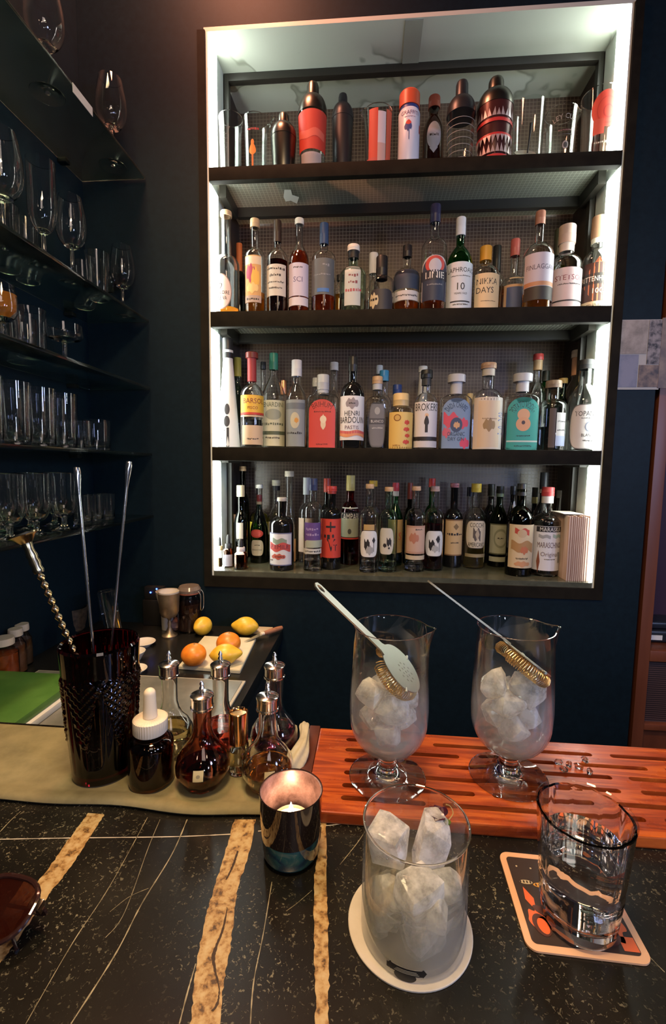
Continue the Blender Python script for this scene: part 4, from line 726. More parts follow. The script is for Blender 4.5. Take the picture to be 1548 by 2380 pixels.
B(1, 1005, 228, 44, 1.63, (.62, .80, .5, .5), 'brown', None, ((.22, .05, .03), .12, 1.1), [[('oval', 0, .55, .7, .14, (.3, .32, .38)), ('dia', 0, .42, .4, .06, (.3, .32, .38)), ('t', '~', 0, .55, .05, INK, .8)]], 'dim red-brown bottle with pale oval label at the back of the top shelf')
flush()
shaker(1069, 193, 60, 1.53, (thin('thin_glass'), GUN), 'glass-bodied shaker with steel cap and fine ring lines', .62, .80, [('rect', 0, .1+.07*k, 1.4, .003, (.25, .25, .25)) for k in range(7)])
t = shaker(1147, 187, 74, 1.53, (pm((.06, .015, .015), .3, .3), DST), 'wide shaker covered in jagged red and silver teeth', .66, .84)
R, H = t['built_size']; bm = bmesh.new(); sf = cyl_surf(R*.97); zr = random.Random(9)
for row, z0 in enumerate((.12, .30, .50)):
    for i in range(13):
        u = (-1.45+i*.24)*R; h = (.07+zr.uniform(0, .03))*H
        vs = [bm.verts.new(sf(a, b_, .0012)) for a, b_ in ((u-.11*R, z0*H), (u+.11*R, z0*H), (u+zr.uniform(-.05, .05)*R, z0*H+(h if row != 1 else -h)))]
        bm.faces.new(vs).material_index = 0
    patch(bm, 'rect', 0, (z0+(.0 if row == 1 else -.045))*H+.001, 1.5*R, .018*H, lambda x, y: sf(x, y, .0009), 1)
obj('printed_teeth', bm, [pm((.5, .4, .4), .3, .4), pm((.45, .03, .03), .4)], t)
# glass with a julep strainer in it
loc, R, H = place(1, 1225, 248, 66, 1.525)
t = thing('mixing_glass', 'clear mixing glass holding a round pale strainer', 'mixing glass', loc, 0, GRP[1])
o = [(R*.75, 0), (R*.82, .003), (R*.84, .01), (R*.98, H)]; obj('glass_body', fixn(lathe(cup(o, .0026, .011), 48)), thin('thin_glass'), t)
t = thing('julep_strainer', 'pale metal julep strainer leaning inside a top-shelf mixing glass', 'strainer', loc+Vector((-.006, 0, .055)))
bm = lathe([(0, -.006), (.014, -.004), (.025, 0), (.0255, .001), (.014, -.003), (0, -.005)], 28); bmesh.ops.scale(bm, vec=(1.25, .55, 1), verts=bm.verts)
bm.transform(Matrix.Rotation(math.radians(62), 4, 'X') @ Matrix.Rotation(math.radians(-10), 4, 'Z')); obj('bowl', fixn(bm), pm((.75, .68, .55), .35, .6), t)
obj('handle', tube([(.006, -.004, .0), (.012, .002, .05), (.016, .006, .088)], [.0022, .0025, .0045], 8), GUN, t)
mixing_jug(1300, 266, 66, 'clear pouring glass with dark lettering and spout to the right', [('t', 'LEY CUP', -.1, .78, .09, (.25, .24, .22), 1.6, 0, 2), ('t', '~', -.1, .55, .05, (.2, .1, .1), .8), ('rect', -.1, .48, .5, .006, PRINT), ('oval', 0, .3, .2, .07, (.3, .28, .26)), ('oval', 0, .3, .13, .045, PRINT)], math.radians(8), out=.018)
mixing_jug(1388, 226, 74, 'tall clear glass with large red-orange spiral disc, rightmost on the top shelf', [('oval', 0, .68, .85, .24, (.62, .07, .04)), ('oval', .05, .66, .62, .18, (.5, .05, .03)), ('oval', .05, .66, .55, .16, (.62, .07, .04)), ('oval', .08, .64, .3, .09, (.45, .04, .03)), ('oval', .08, .64, .24, .07, (.62, .07, .04)), ('rect', -.4, .45, .3, .1, (.6, .1, .06)), ('t', '~', 0, .24, .05, (.5, .5, .4), 1.2)], math.radians(10), out=.012)
# ================================================================ GLASS SHELVES ON THE LEFT WALL
LS = [.893, .463, .252, .0395, -.1645]
m, nd, lk, b = newmat('shelf_float_glass'); b.inputs['Base Color'].default_value = (.5, .72, .66, 1); b.inputs['Transmission Weight'].default_value = 1; b.inputs['Roughness'].default_value = 0; b.inputs['IOR'].default_value = 1.5
n0 = noise(nd, lk, texco(nd, lk), 6, 4); rq = ramp(nd, [(.35, (.03,)*3), (.75, (.22,)*3)]); lk.new(n0.outputs[0], rq.inputs[0]); lk.new(rq.outputs[0], b.inputs['Roughness'])
LSG = m
od = ['topmost', 'second', 'middle', 'fourth', 'lowest']
for k, z in enumerate(LS):
    t = thing('glass_shelf', '%s long clear glass shelf on the left wall' % od[k], 'shelf', (0, 0, z+Z), group='glass shelves on the left wall')
    obj('pane', boxbm(-.927, -.720, .35, 1.455, -.008, 0, bev=.0008), LSG, t)
    for y in (.55, 1.35): obj('bracket', boxbm(-.9275, -.90, y-.01, y+.01, -.02, -.0085, bev=.002), DST, t)
CG = glass('clear')
def mk_vessel(name, label, cat, loc, outer, wall, base, n=36, g=None, mat=None, extra=None, group=None, rz=0):
    t = thing(name, label, cat, loc, rz, group)
    obj('glass_body', fixn(lathe(cup(outer, wall, base), n)), mat or CG, t)
    return t
def arc(r0, z0, r1, z1, n=7, k=1):
    """quarter-ellipse from (r0, z0) flat to (r1, z1) vertical."""
    return [(r0+(r1-r0)*math.sin(i/n*math.pi/2), z0+(z1-z0)*(1-math.cos(i/n*math.pi/2))) for i in range(1, n+1)]
def stemmed(foot, stem, bowl0, bowl, H, name, label, cat, loc, group=None, wall=.0012, rimr=None, n=36):
    """foot radius, stem radius, height of the bowl's bottom, widest radius."""
    rimr = rimr or bowl*.8
    o = [(foot*.98, 0), (foot, .0012), (foot*.6, .004), (stem*1.6, .008), (stem, .014), (stem, bowl0-.008)]
    o += [(stem*1.3, bowl0-.003)]+arc(stem*1.3, bowl0-.003, bowl, bowl0+(H-bowl0)*.42)+[(bowl*.98, bowl0+(H-bowl0)*.6), (rimr, H)]
    t = thing(name, label, cat, loc, 0, group)
    inn = [(max(.0006, r-wall), z+.0005) for r, z in o if z > bowl0+.002]
    prof = [(0, 0)]+o+inn[::-1]+[(0, bowl0+.0025)]
    obj('glass_body', fixn(lathe(prof, n)), CG, t); return t
def solveY(X, px, z):
    lo, hi = .05, 3
    for _ in range(40):
        md = (lo+hi)/2
        if PR((X, md, z+Z))[0] < px: lo = md
        else: hi = md
    return lo
G_ = ['drinking glasses on the %s shelf of the left wall' % s for s in od]
def rep(proto, X, px, z, used=[0]):
    Y = solveY(X, px, z); return dup(proto, (X, Y, z+Z+.0003))
def first(X, px, z): return Vector((X, solveY(X, px, z), z+Z+.0003))
# lowest shelf: stemmed highballs and small tumblers
a = stemmed(.031, .006, .034, .0315, .142, 'stemmed_highball_glass', 'tall straight clear glass on short stem, lowest shelf front row', 'glass', first(-.775, 150, LS[4]), G_[4], rimr=.0325)
for px in (86, 24, -45): rep(a, -.775, px, LS[4])
for px in (128, 72, 8): o = rep(a, -.855, px, LS[4]); o['label'] = 'tall straight clear glass on short stem, lowest shelf behind the front row'
def tumbler(name, label, loc, r0, r1, H, grp, wall=.0016, base=.008, n=36): return mk_vessel(name, label, 'glass', loc, [(r0*.94, 0), (r0, .0025), (r0*1.01, .01), ((r0+r1)/2, H*.5), (r1, H)], wall, base, n, group=grp)
a = tumbler('shot_glass', 'small clear tumbler at the far end of the lowest shelf', first(-.80, 247, LS[4]), .024, .026, .078, G_[4])
for px in (219, 193): rep(a, -.80, px, LS[4])
# fourth shelf: highballs and rocks glasses
a = tumbler('highball_glass', 'tall clear highball glass in the front row of the fourth shelf', first(-.775, 150, LS[3]), .029, .033, .135, G_[3])
for px in (98, 38, -30): rep(a, -.775, px, LS[3])
for px in (132, 84, 26): o = rep(a, -.86, px, LS[3]); o['label'] = 'tall clear highball glass in the rear row of the fourth shelf'
a = tumbler('rocks_glass', 'short clear rocks glass at the far end of the fourth shelf', first(-.785, 226, LS[3]), .034, .036, .086, G_[3])
rep(a, -.855, 190, LS[3])
# middle shelf
a = tumbler('wide_tumbler', 'wide clear tumbler standing on the middle shelf', first(-.79, 72, LS[2]), .031, .034, .10, G_[2])
o = rep(a, -.86, 52, LS[2])
stemmed(.03, .005, .06, .044, .098, 'coupe_glass', 'round-bowled coupe glass on short stem, middle shelf near the corner', 'glass', first(-.785, 152, LS[2]), G_[2], rimr=.043)
t = stemmed(.028, .005, .055, .03, .13, 'stemmed_glass', 'little stemmed glass with amber candle-like drink on the middle shelf', 'glass', first(-.80, 10, LS[2]), G_[2])
obj('liquid', fixn(lathe([(0, .062), (.012, .063), (.026, .078), (.027, .11), (0, .11)], 28)), pm((.9, .35, .04), .05, trans=.6), t)
# second shelf
a = stemmed(.034, .0042, .085, .036, .205, 'wine_glass', 'slender clear wine glass near the corner on the second shelf', 'glass', first(-.78, 287, LS[1]), G_[1], rimr=.026)
o = rep(a, -.85, 262, LS[1]); o['label'] = 'slender clear wine glass behind the corner one on the second shelf'
o = rep(a, -.77, 170, LS[1]); o['label'] = 'clear wine glass right of the tall flute on the second shelf'
a = tumbler('tulip_glass', 'stemless clear tulip glass on the second shelf', first(-.77, 228, LS[1]), .026, .031, .118, G_[1])
rep(a, -.85, 195, LS[1])
a = stemmed(.033, .0045, .075, .031, .23, 'champagne_flute', 'tall clear flute, highest glass on the second shelf', 'glass', first(-.775, 104, LS[1]), G_[1], rimr=.03)
a = tumbler('beer_glass', 'plain tall clear glass at the near end of the second shelf', first(-.875, 66, LS[1]), .025, .029, .14, G_[1]); rep(a, -.875, 18, LS[1])
# topmost shelf
a = stemmed(.038, .0045, .10, .043, .235, 'balloon_wine_glass', 'large balloon wine glass nearest the corner on the topmost shelf', 'glass', first(-.79, 262, LS[0]), G_[0], rimr=.032)
o = rep(a, -.80, 110, LS[0]); o['label'] = 'large balloon wine glass at the near end of the topmost shelf'
o = rep(a, -.80, 10, LS[1]); o['label'] = 'large balloon wine glass at the near end of the second shelf'
tag(obj('shelf_tag', boxbm(-.7195, -.7185, solveY(-.72, 168, .885), solveY(-.72, 214, .885), .872+Z, .893+Z), pm((.3, .33, .33), .6)), 'blank pale paper tag stuck to the front edge of the topmost glass shelf', 'tag')
# ================================================================ THINGS ON THE LOW WORK COUNTER
BZ = BC+Z+.0003
def onb(px, py, z=BC): v = ZP(px, py, z); v.z = z+Z+.0003; return v
def quad_slab(pts, th, z, name, mat, parent=None, bev=.0015):
    bm = bmesh.new(); vs = [bm.verts.new((q.x, q.y, z)) for q in pts]; f = bm.faces.new(vs); r = bmesh.ops.extrude_face_region(bm, geom=[f])
    for e in r['geom']:
        if isinstance(e, bmesh.types.BMVert): e.co.z += th
    fixn(bm); bmesh.ops.bevel(bm, geom=bm.edges[:], offset=bev, segments=2, affect='EDGES'); return obj(name, bm, mat, parent)
SM = noisy('brushed_scratched_steel', [(.35, (.15, .155, .14)), (.6, (.25, .25, .22)), (.72, (.42, .42, .38))], 9, .35, det=6, metal=.3)
t = thing('steel_tray', 'flat grey steel work surface with pale raised rim behind the bitters bottles', 'tray', (0, 0, 0))
obj('rim', boxbm(-.845, -.300, .665, 1.066, BZ, BZ+.006, bev=.002), pm((.42, .40, .34), .4), t)
obj('plate', boxbm(-.838, -.307, .672, 1.059, BZ+.0062, BZ+.0075), SM, t)
t = thing('cutting_board', 'white cutting board lying under the green cutting board', 'cutting board', (0, 0, 0))
obj('board', boxbm(-.95+.03, -.663, .70, .99, BZ+.0078, BZ+.022, bev=.003), pm((.55, .56, .55), .5), t)
o = obj('cutting_board', boxbm(-.918, -.672, .715, .985, BZ+.0222, BZ+.040, bev=.004), noisy('green_plastic', [(.35, (.045, .135, .02)), (.7, (.075, .19, .035))], 14, .45)); tag(o, 'bright green plastic cutting board, on top of the white one', 'cutting board')
# fruit board with knife
q = [onb(414, 1556), onb(558, 1567), onb(595, 1490), onb(475, 1485)]
o = quad_slab(q, .010, BZ, 'fruit_board', noisy('cream_board', [(.3, (.5, .46, .32)), (.7, (.66, .62, .48))], 8, .45)); tag(o, 'cream plastic board carrying the orange and lemon', 'cutting board')
FZ = .0103
def citrus(name, label, px, py, on, rx, rz_, cols, tip=.0, rot=0, group=None, sc=1.0):
    z = BC+(FZ if on else 0); v = ZP(px, py, z)
    c = Vector((v.x, v.y+rx*.6, z+Z+rz_*.97+.0004))
    bm = bmesh.new(); bmesh.ops.create_uvsphere(bm, u_segments=40, v_segments=24, radius=1)
    for w_ in bm.verts:
        x, y, z0 = w_.co; k = max(0, (abs(x)-.72)/.28)**1.7; s = 1 if x < 0 else .45
        w_.co = Vector((x*rx*(1+tip*k*s), y*rx*(.86 if tip else 1)*(1-.25*k*tip), z0*rz_*(1-.25*k*tip)))
    m = noisy('peel_'+name+str(cols[0][0]), [(.3, cols[0]), (.55, cols[1]), (.75, cols[2])], 30, .38, bump=.5, det=5)
    t = obj(name, bm, m, None, c); t.rotation_euler = (0, math.radians(4), math.radians(rot)); tag(t, label, 'fruit', group)
    b2 = lathe([(0, 0), (.0028, .0004), (.0022, .0014), (0, .0016)], 10); s_ = obj('stem_button', fixn(b2), pm((.2, .16, .05), .7), t, ((rx*(1+tip*.45)*.985) if tip else 0, 0, 0 if tip else rz_*.99))
    if tip: s_.rotation_euler = (0, math.pi/2, 0)
    return t
LEM = ((.62, .36, .02), (.75, .48, .04), (.8, .58, .12)); ORG = ((.62, .15, .012), (.75, .24, .02), (.8, .3, .04)); ORR = ((.62, .09, .012), (.72, .15, .02), (.78, .3, .06))
citrus('lemon', 'lemon with pale peeled band, standing left behind the fruit board', 467, 1480, False, .031, .029, LEM, .25, 70)
citrus('lemon', 'plain lemon lying right behind the fruit board with its tip to the left', 567, 1481, False, .036, .029, LEM, .3, 8)
citrus('lemon', 'lemon lying in front of the orange on the fruit board', 517, 1551, True, .035, .027, LEM, .35, 188)
citrus('orange', 'orange at the middle of the fruit board behind a lemon', 526, 1525, True, .034, .030, ORG)
citrus('orange', 'reddish orange at the left edge of the fruit board', 444, 1553, True, .0325, .029, ORR)
# knife
a, b_ = onb(568, 1494, BC+FZ), onb(606, 1477, BC+.012); e = onb(655, 1461, BC+.014)
t = thing('paring_knife', 'small paring knife with wooden handle resting on the fruit board corner', 'knife', (0, 0, .003))
bm = bmesh.new(); d = (b_-a).normalized(); sd = Vector((-d.y, d.x, 0)); bl = [a, a+d*.02-sd*.008, b_-sd*.011, b_+sd*.007, a+d*.03+sd*.004]
vs = [bm.verts.new(v) for v in bl]; f = bm.faces.new(vs); r = bmesh.ops.extrude_face_region(bm, geom=[f])
for g_ in r['geom']:
    if isinstance(g_, bmesh.types.BMVert): g_.co.z += .0012
obj('blade', fixn(bm), STEEL, t, smooth=False)
obj('bolster', tube([b_+Vector((0, 0, .001)), b_+(e-b_)*.15], .0055, 10), pm((.7, .62, .5), .4), t)
obj('handle', tube([b_+(e-b_)*.16, b_+(e-b_)*.4, b_+(e-b_)*.8, e], [.0065, .0078, .0078, .0062], 12), noisy('knife_wood', [(.3, (.22, .08, .035)), (.7, (.36, .16, .08))], 40, .5), t)

tag(obj('order_pad', boxbm(-.385, -.315, 1.395, 1.45, BZ, BZ+.006, bev=.001), [pm((.5, .42, .3), .6)]), 'small beige-edged pad lying in the far right corner of the work counter', 'pad')
# goblet, jar, dishes
v = onb(388, 1483)
t = thing('metal_goblet', 'tarnished metal goblet in front of the clip-top jar', 'goblet', v+Vector((0, .02, 0)))
H = YP(388, 1377, v.y+.02).z-BZ
GOB = noisy('tarnished_silver', [(.3, (.18, .13, .08)), (.7, (.4, .32, .22))], 14, .42, metal=.8)
obj('cup', fixn(lathe([(0, H*.42), (.008, H*.42), (.022, H*.46), (.029, H*.56), (.031, H*.78), (.033, H), (.0315, H), (.029, H*.78), (.026, H*.56), (0, H*.5)], 32)), GOB, t)
obj('stem', fixn(lathe([(0, 0), (.024, 0), (.024, .003), (.012, .012), (.005, .03), (.006, H*.3), (.004, H*.36), (.008, H*.419), (0, H*.419)], 28)), GOB, t)
obj('napkin_lining', fixn(lathe([(0, H*.8), (.029, H*.8), (.031, H*.99), (.0313, H*1.03), (.029, H*1.0), (.02, H*.9), (0, H*.86)], 24)), pm((.45, .42, .38), .7), t)
v = onb(467, 1442)
t = thing('clip_top_jar', 'clip-top glass jar of dark preserves in the back corner', 'jar', Vector((v.x, 1.405, BZ)))
H = YP(467, 1362, 1.405).z-BZ; R = .038
obj('glass_body', fixn(lathe(cup([(R*.95, 0), (R, .005), (R, H*.72), (R*.86, H*.8), (R*.86, H*.84)], .003, .005), 36)), pm((.5, .45, .42), .05, trans=1, ior=1.47), t)
obj('contents', fixn(lathe([(0, .006), (R*.9, .007), (R*.9, H*.62), (0, H*.62)], 30)), noisy('preserve', [(.3, (.04, .018, .015)), (.7, (.1, .05, .035))], 60, .5), t)
obj('rubber_seal', fixn(lathe([(0, H*.843), (R*.93, H*.843), (R*.93, H*.87), (0, H*.87)], 30)), pm((.3, .09, .05), .6), t)
obj('lid', fixn(lathe([(0, H*.872), (R*.95, H*.872), (R*.97, H*.93), (R*.8, H), (0, H)], 30)), pm((.28, .22, .18), .15, trans=.5), t)
obj('wire_clip', tube(bez([(R*.9, -.012, H*.9), (R*1.12, -.012, H*.8), (R*1.1, -.012, H*.5), (R*1.1, .012, H*.5), (R*1.12, .012, H*.8), (R*.9, .012, H*.9)], 5), .0012, 8), STEEL, t)
def dish(px, py, R, lab, h=.014, fill=None, z=BC):
    v = onb(px, py, z); t = thing('small_dish', lab, 'dish', v)
    obj('bowl', fixn(lathe([(0, 0), (R*.5, 0), (R*.55, .002), (R, h), (R*.98, h+.001), (R*.93, h), (R*.5, .0045), (0, .004)], 36)), pm((.62, .60, .54), .35), t)
    if fill: obj('contents', fixn(lathe([(0, .0045), (R*.55, .0055), (R*.5, .009), (0, .011)], 20)), fill, t)
    return t
HB = noisy('dried_peel', [(.3, (.06, .04, .015)), (.7, (.3, .24, .15))], 120, .8)
dish(334, 1502, .034, 'white dish farthest back of the three beside the red vase'); dish(312, 1535, .030, 'small cream cup-like dish, middle of the three beside the red vase', .026)
dish(314, 1566, .030, 'white dish holding dark scraps, nearest of the three beside the red vase', .014, HB)
v = onb(418, 1440); t = thing('ceramic_cup', 'pale shallow cup standing between goblet and jar', 'cup', Vector((v.x, 1.41, BZ)))
H = YP(412, 1374, 1.41).z-BZ
obj('bowl', fixn(lathe([(0, 0), (.020, 0), (.022, H*.5), (.036, H*.9), (.037, H), (.034, H), (.02, H*.7), (0, H*.65)], 32)), pm((.4, .36, .3), .4), t)
tag(obj('garlic_bulb', fixn(lathe([(0, 0), (.018, .001), (.026, .012), (.022, .026), (.008, .034), (.003, .042), (0, .042)], 20, deform=lambda q, a, r, z: q*(1+.06*math.cos(7*a)) if r > .01 else q)), pm((.22, .13, .11), .6), None, onb(408, 1462)), 'pinkish brown bulb in the shadow behind the goblet', 'bulb')
# three amber jars with cream caps at the left edge
for i, (px, py, lab, gl_) in enumerate(((8, 1590, 'nearest orange-brown spice jar with cream cap at the left edge', (.5, .14, .03)), (37, 1571, 'middle brown spice jar of the three, partly hidden', (.2, .11, .06)), (52, 1552, 'farthest dark spice jar of the three at the left edge', (.09, .06, .04)))):
    v = onb(px, py); Y = v.y+.02
    t = thing('spice_jar', lab, 'jar', Vector((v.x-.012, Y, BZ)), 0, 'capped spice jars')
    H = YP(px, (1482, 1461, 1450)[i], Y).z-BZ; R = .032 if i == 0 else .022
    obj('glass_body', fixn(lathe(cup([(R*.95, 0), (R, .004), (R, H*.66), (R*.6, H*.80), (R*.6, H*.84)], .002, .004), 32)), pm((.8, .6, .45), .05, trans=1), t)
    obj('contents', fixn(lathe([(0, .0045), (R*.9, .005), (R*.9, H*.64), (0, H*.64)], 28)), noisy('spice%d' % i, [(.3, tuple(c*.6 for c in gl_)), (.7, gl_)], 70, .7), t)
    obj('cap', fixn(lathe([(0, H*.845), (R*.74, H*.845), (R*.76, H*.9), (R*.72, H), (0, H)], 28)), pm((.6, .48, .35), .5), t)
# marker pens in a dark holder, beaker, cable coil, blue lamps
v = onb(165, 1470); v.y = 1.36; v.x = YP(165, 1440, 1.36).x
t = thing('pen_holder', 'dark woven holder in the clutter near the left corner', 'holder', Vector((v.x, v.y, BZ)))
obj('basket', fixn(lathe(cup([(.035, 0), (.045, .03), (.05, .075)], .004, .005), 28)), noisy('dark_weave', [(.3, (.02, .015, .01)), (.7, (.09, .06, .04))], 90, .8), t)
for dx, c, lab, tl_ in ((-.018, (.6, .6, .62), 'white marker with red cap standing in the dark holder', -.05), (.006, (.05, .12, .3), 'blue marker standing in the dark holder', .08)):
    o = thing('marker', lab, 'pen', Vector((v.x+dx, v.y, BZ+.008))); o.rotation_euler = (0, tl_, 0)
    obj('barrel', fixn(lathe([(0, 0), (.009, 0), (.009, .085), (0, .085)], 16)), pm(c, .4), o)
    obj('cap', fixn(lathe([(0, .0852), (.0098, .0852), (.0098, .108), (.008, .112), (0, .112)], 16)), pm((.35, .03, .03) if dx < 0 else (.04, .1, .3), .4), o)
a0 = YP(262, 1462, 1.25); a1 = YP(243, 1372, 1.25)
t = thing('measuring_beaker', 'tall clear beaker leaning behind the bar spoons', 'beaker', Vector((a0.x+.01, 1.25, BZ+.004)))
t.rotation_euler = (0, math.radians(-9), 0); Hh = a1.z-BZ
obj('glass_body', fixn(lathe(cup([(.020, 0), (.021, .003), (.026, Hh*.98)], .0016, .004), 28)), CG, t)
bm = None
for k in range(3):
    bm = tube([(.05*math.cos(a)*(1+.1*k), .035*math.sin(a), .004+.006*k) for a in [i*math.pi/12 for i in range(25)]], .0025, 6, bm)
tag(obj('cable_coil', bm, pm((.02, .02, .02), .4), None, onb(225, 1500)), 'black coiled cable on the work counter behind the red vase', 'cable')
t = thing('extension_block', 'black power block with two tiny blue lights by the wall corner', 'power block', Vector((YP(357, 1380, 1.44).x, 1.44, YP(357, 1378, 1.44).z)))
obj('housing', boxbm(-.03, .035, -.006, .018, -.022, .022, bev=.004), pm((.01, .01, .01), .5), t)
for x, y in ((350, 1377), (364, 1369)):
    q = YP(x, y, 1.432)-t.location
    o = obj('blue_light', fixn(lathe([(0, 0), (.0028, 0), (.002, .002), (0, .0026)], 12)), pm((.1, .2, 1), .4, emis=(.04, .12, 1), es=12), t, q); o.rotation_euler = (math.pi/2, 0, 0)
tag(obj('charger_plinth', boxbm(t.location.x-.035, t.location.x+.04, 1.43, 1.458, BZ, t.location.z-.0225, bev=.004), pm((.008, .008, .008), .5)), 'plain black stand under the power block by the wall', 'stand')
# ================================================================ ON THE BAR
CZ = CT+Z; TRZ = -.376
# ---- wooden drip tray with long slots
slab = boxbm(-.066, .62, .4645, .6265, CZ+.0004, TRZ+Z, bev=.002)
cut = bmesh.new()
def slot(x0, x1, y, w=.0076):
    pts = [(x0+w/2+math.cos(a)*-w/2*1, y+math.sin(a)*w/2) for a in [math.pi/2-math.pi*i/8 for i in range(9)]]
    pts = [(x0+w/2-abs(math.cos(a))*w/2, y+math.sin(a)*w/2) for a in [math.pi/2-math.pi*i/8 for i in range(9)]]+[(x1-w/2+abs(math.cos(a))*w/2, y+math.sin(a)*w/2) for a in [-math.pi/2+math.pi*i/8 for i in range(9)]]
    bt = [cut.verts.new((a, b, CZ+.004)) for a, b in pts]; tp = [cut.verts.new((a, b, CZ+.03)) for a, b in pts]
    n = len(pts); cut.faces.new(bt[::-1]); cut.faces.new(tp)
    for i in range(n): cut.faces.new((bt[i], bt[(i+1) % n], tp[(i+1) % n], tp[i]))
rows = [(.6015, [(-.027, .062), (.092, .180), (.206, .301), (.324, .415), (.436, .53)]), (.5785, [(-.027, .026), (.041, .123), (.148, .245), (.268, .358), (.38, .47), (.49, .58)]),
        (.5565, [(-.027, .067), (.093, .185), (.212, .304), (.324, .415), (.436, .53)]), (.5325, [(-.026, .034), (.060-.0, .185-.0), (.206, .302), (.325, .415), (.436, .53)]),
        (.5095, [(-.027, .022), (.042, .128), (.148, .262), (.285, .375), (.395, .485)]), (.4885, [(-.027, .069), (.088, .2), (.222, .305), (.325, .415), (.436, .53)])]
for y, L in rows:
    for a, b in L: slot(a, b, y)
fixn(cut); me = boolean(slab, cut)
m, nd, lk, b = newmat('jatoba_wood'); v = texco(nd, lk, (1.2, 16, 6)); n1 = noise(nd, lk, v, 6, 6, .6); n1.inputs['Distortion'].default_value = 1.2
rp = ramp(nd, [(.3, (.12, .016, .004)), (.48, (.30, .05, .009)), (.62, (.45, .10, .016)), (.8, (.26, .04, .008))]); lk.new(n1.outputs[0], rp.inputs[0]); lk.new(rp.outputs[0], b.inputs['Base Color'])
n2 = noise(nd, lk, texco(nd, lk), 14, 4); rq = ramp(nd, [(.35, (.22,)*3), (.7, (.42,)*3)]); lk.new(n2.outputs[0], rq.inputs[0]); lk.new(rq.outputs[0], b.inputs['Roughness'])
t = thing('drip_tray', 'reddish wooden drip tray with rows of dark slots under the stemmed glasses', 'tray', (0, 0, 0))
obj('slotted_top', me, m, t, smooth=False)
obj('end_strip', boxbm(-.0815, -.0662, .462, .629, CZ+.0003, TRZ+Z+.0016, bev=.0015), noisy('dark_jatoba', [(.3, (.05, .012, .006)), (.7, (.12, .03, .012))], 20, .4), t)
obj('slot_shade', boxbm(-.03, .58, .48, .61, CZ+.0041, CZ+.0046), pm((.003, .002, .0015), .8), t)  # near-black sheet on the slot floors, painting in the shade of the slots
# ---- khaki bar mat with rolled front edge
bm = bmesh.new(); K = []; nx = 60
for i in range(nx+1):
    x = -.85+.745*i/nx; col = []
    yf = .4545+.010*(i/nx)+.0015*math.sin(i*.33)+(.022*max(0, 1-(abs(x+.46)/.06)**2) if abs(x+.46) < .06 else 0)*0
    prof = [(.602, .0004), (.606, .0018), (.602, .0034), (.58, .0032), (.55, .0034), (.52, .0032), (.50, .0032), (.485, .0036), (yf+.018, .0050), (yf+.011, .0076), (yf+.004, .0082), (yf, .0066), (yf-.0012, .0040), (yf+.001, .0014), (yf+.006, .0004)]
    for y, z in prof: col.append(bm.verts.new((x, y+.002*math.sin(x*40)*(y < .5), CZ+z)))
    K.append(col)
for a, b_ in zip(K, K[1:]):
    for j in range(len(a)): bm.faces.new((a[j], b_[j], b_[(j+1) % len(a)], a[(j+1) % len(a)]))
bm.faces.new(K[0][::-1]); bm.faces.new(K[-1])
m = noisy('khaki_cloth', [(.3, (.13, .112, .05)), (.7, (.225, .195, .095))], 26, .85, bump=.3, det=8)
tag(obj('bar_mat', fixn(bm), m, ang=60), 'khaki cloth bar mat with rolled front edge under the bitters bottles', 'bar mat')
MZ = CZ+.0036
# ---- crimson cut-glass vase
VR = pm((.05, .001, .003), .03, 0, 1, 1.5, name='crimson_glass')
vx, vy = -.332, .523; H = .1685
t = thing('cut_glass_vase', 'dark crimson cut-glass vase holding the bar spoons', 'vase', (vx, vy, MZ))
def rv_(z):
    k = z/H; return .0365+.0095*k**1.1
prof = [(rv_(z)*1.0, z) for z in [0, .002, .006]+[.01+i*(H-.012)/95 for i in range(96)]]
prof[0] = (.034, 0)
def cutd(q, a, r, z):
    k = z/H
    if not (.07 < k < .80) or r < .03: return q
    n = Vector((q.x, q.y, 0)).normalized()
    arcn = math.cos(a*6); top = .80-.04*abs(arcn); low = .50+.22*arcn
    u = a*28/math.pi; v_ = z/.0050
    if low < k < top:
        d = (abs((u+v_) % 2-1)+abs((u-v_) % 2-1))*.5
        return q+n*(.0030*(1-d))
    return q+n*(.0012*max(0, math.cos(a*12))*math.sin(k*3.1))
inn = [(rv_(z)-.0045, z) for z in [H-.001, H*.6, H*.3, .010]]
obj('glass_body', fixn(lathe([(0, 0)]+prof+[(rv_(H)-.002, H+.001)]+inn+[(0, .009)], 252, deform=cutd)), VR, t)
# ---- bar spoons and muddler standing in the vase
def rod(name, label, cat, p0, p1, build):
    p0, p1 = Vector(p0), Vector(p1); d = p0-p1; L = d.length      # local +Z runs from the foot p1 up to the top p0
    o = thing(name, label, cat, p1); o.rotation_euler = d.to_track_quat('Z', 'Y').to_euler(); build(o, L); return o
def spoon(o, L):
    obj('rod', fixn(lathe([(0, .02), (.0017, .021), (.0017, L-.035)]+[(.0017+.0024*math.sin((i/8)**1.2*math.pi/2*1.0), L-.035+.033*i/8) for i in range(1, 8)]+[(.0034, L-.001), (0, L)], 16)), CHROME, o)
    obj('spoon_bowl', fixn(lathe([(0, -.002), (.006, .004), (.0085, .012), (.006, .02), (.0018, .024), (0, .024)], 16, sec=lambda z: (.35, 2))), CHROME, o)
f1 = Vector((vx+.010, vy-.012, MZ+.022)); f2 = Vector((vx-.012, vy+.010, MZ+.022)); f3 = Vector((vx+.016, vy+.004, MZ+.022))
def thru(pa, pb, Ya, Yb, zfoot):      # line through two places, prolonged down to the foot height
    A = YP(*pa, Ya); Bp = YP(*pb, Yb); k = (zfoot-A.z)/(Bp.z-A.z); return A, A+(Bp-A)*k
A, Fo = thru((178, 1085), (216, 1500), .515, .507, MZ+.016)
rod('bar_spoon', 'shiny bar spoon leaning left in the crimson vase, middle of the three tools', 'spoon', A, Fo, spoon)
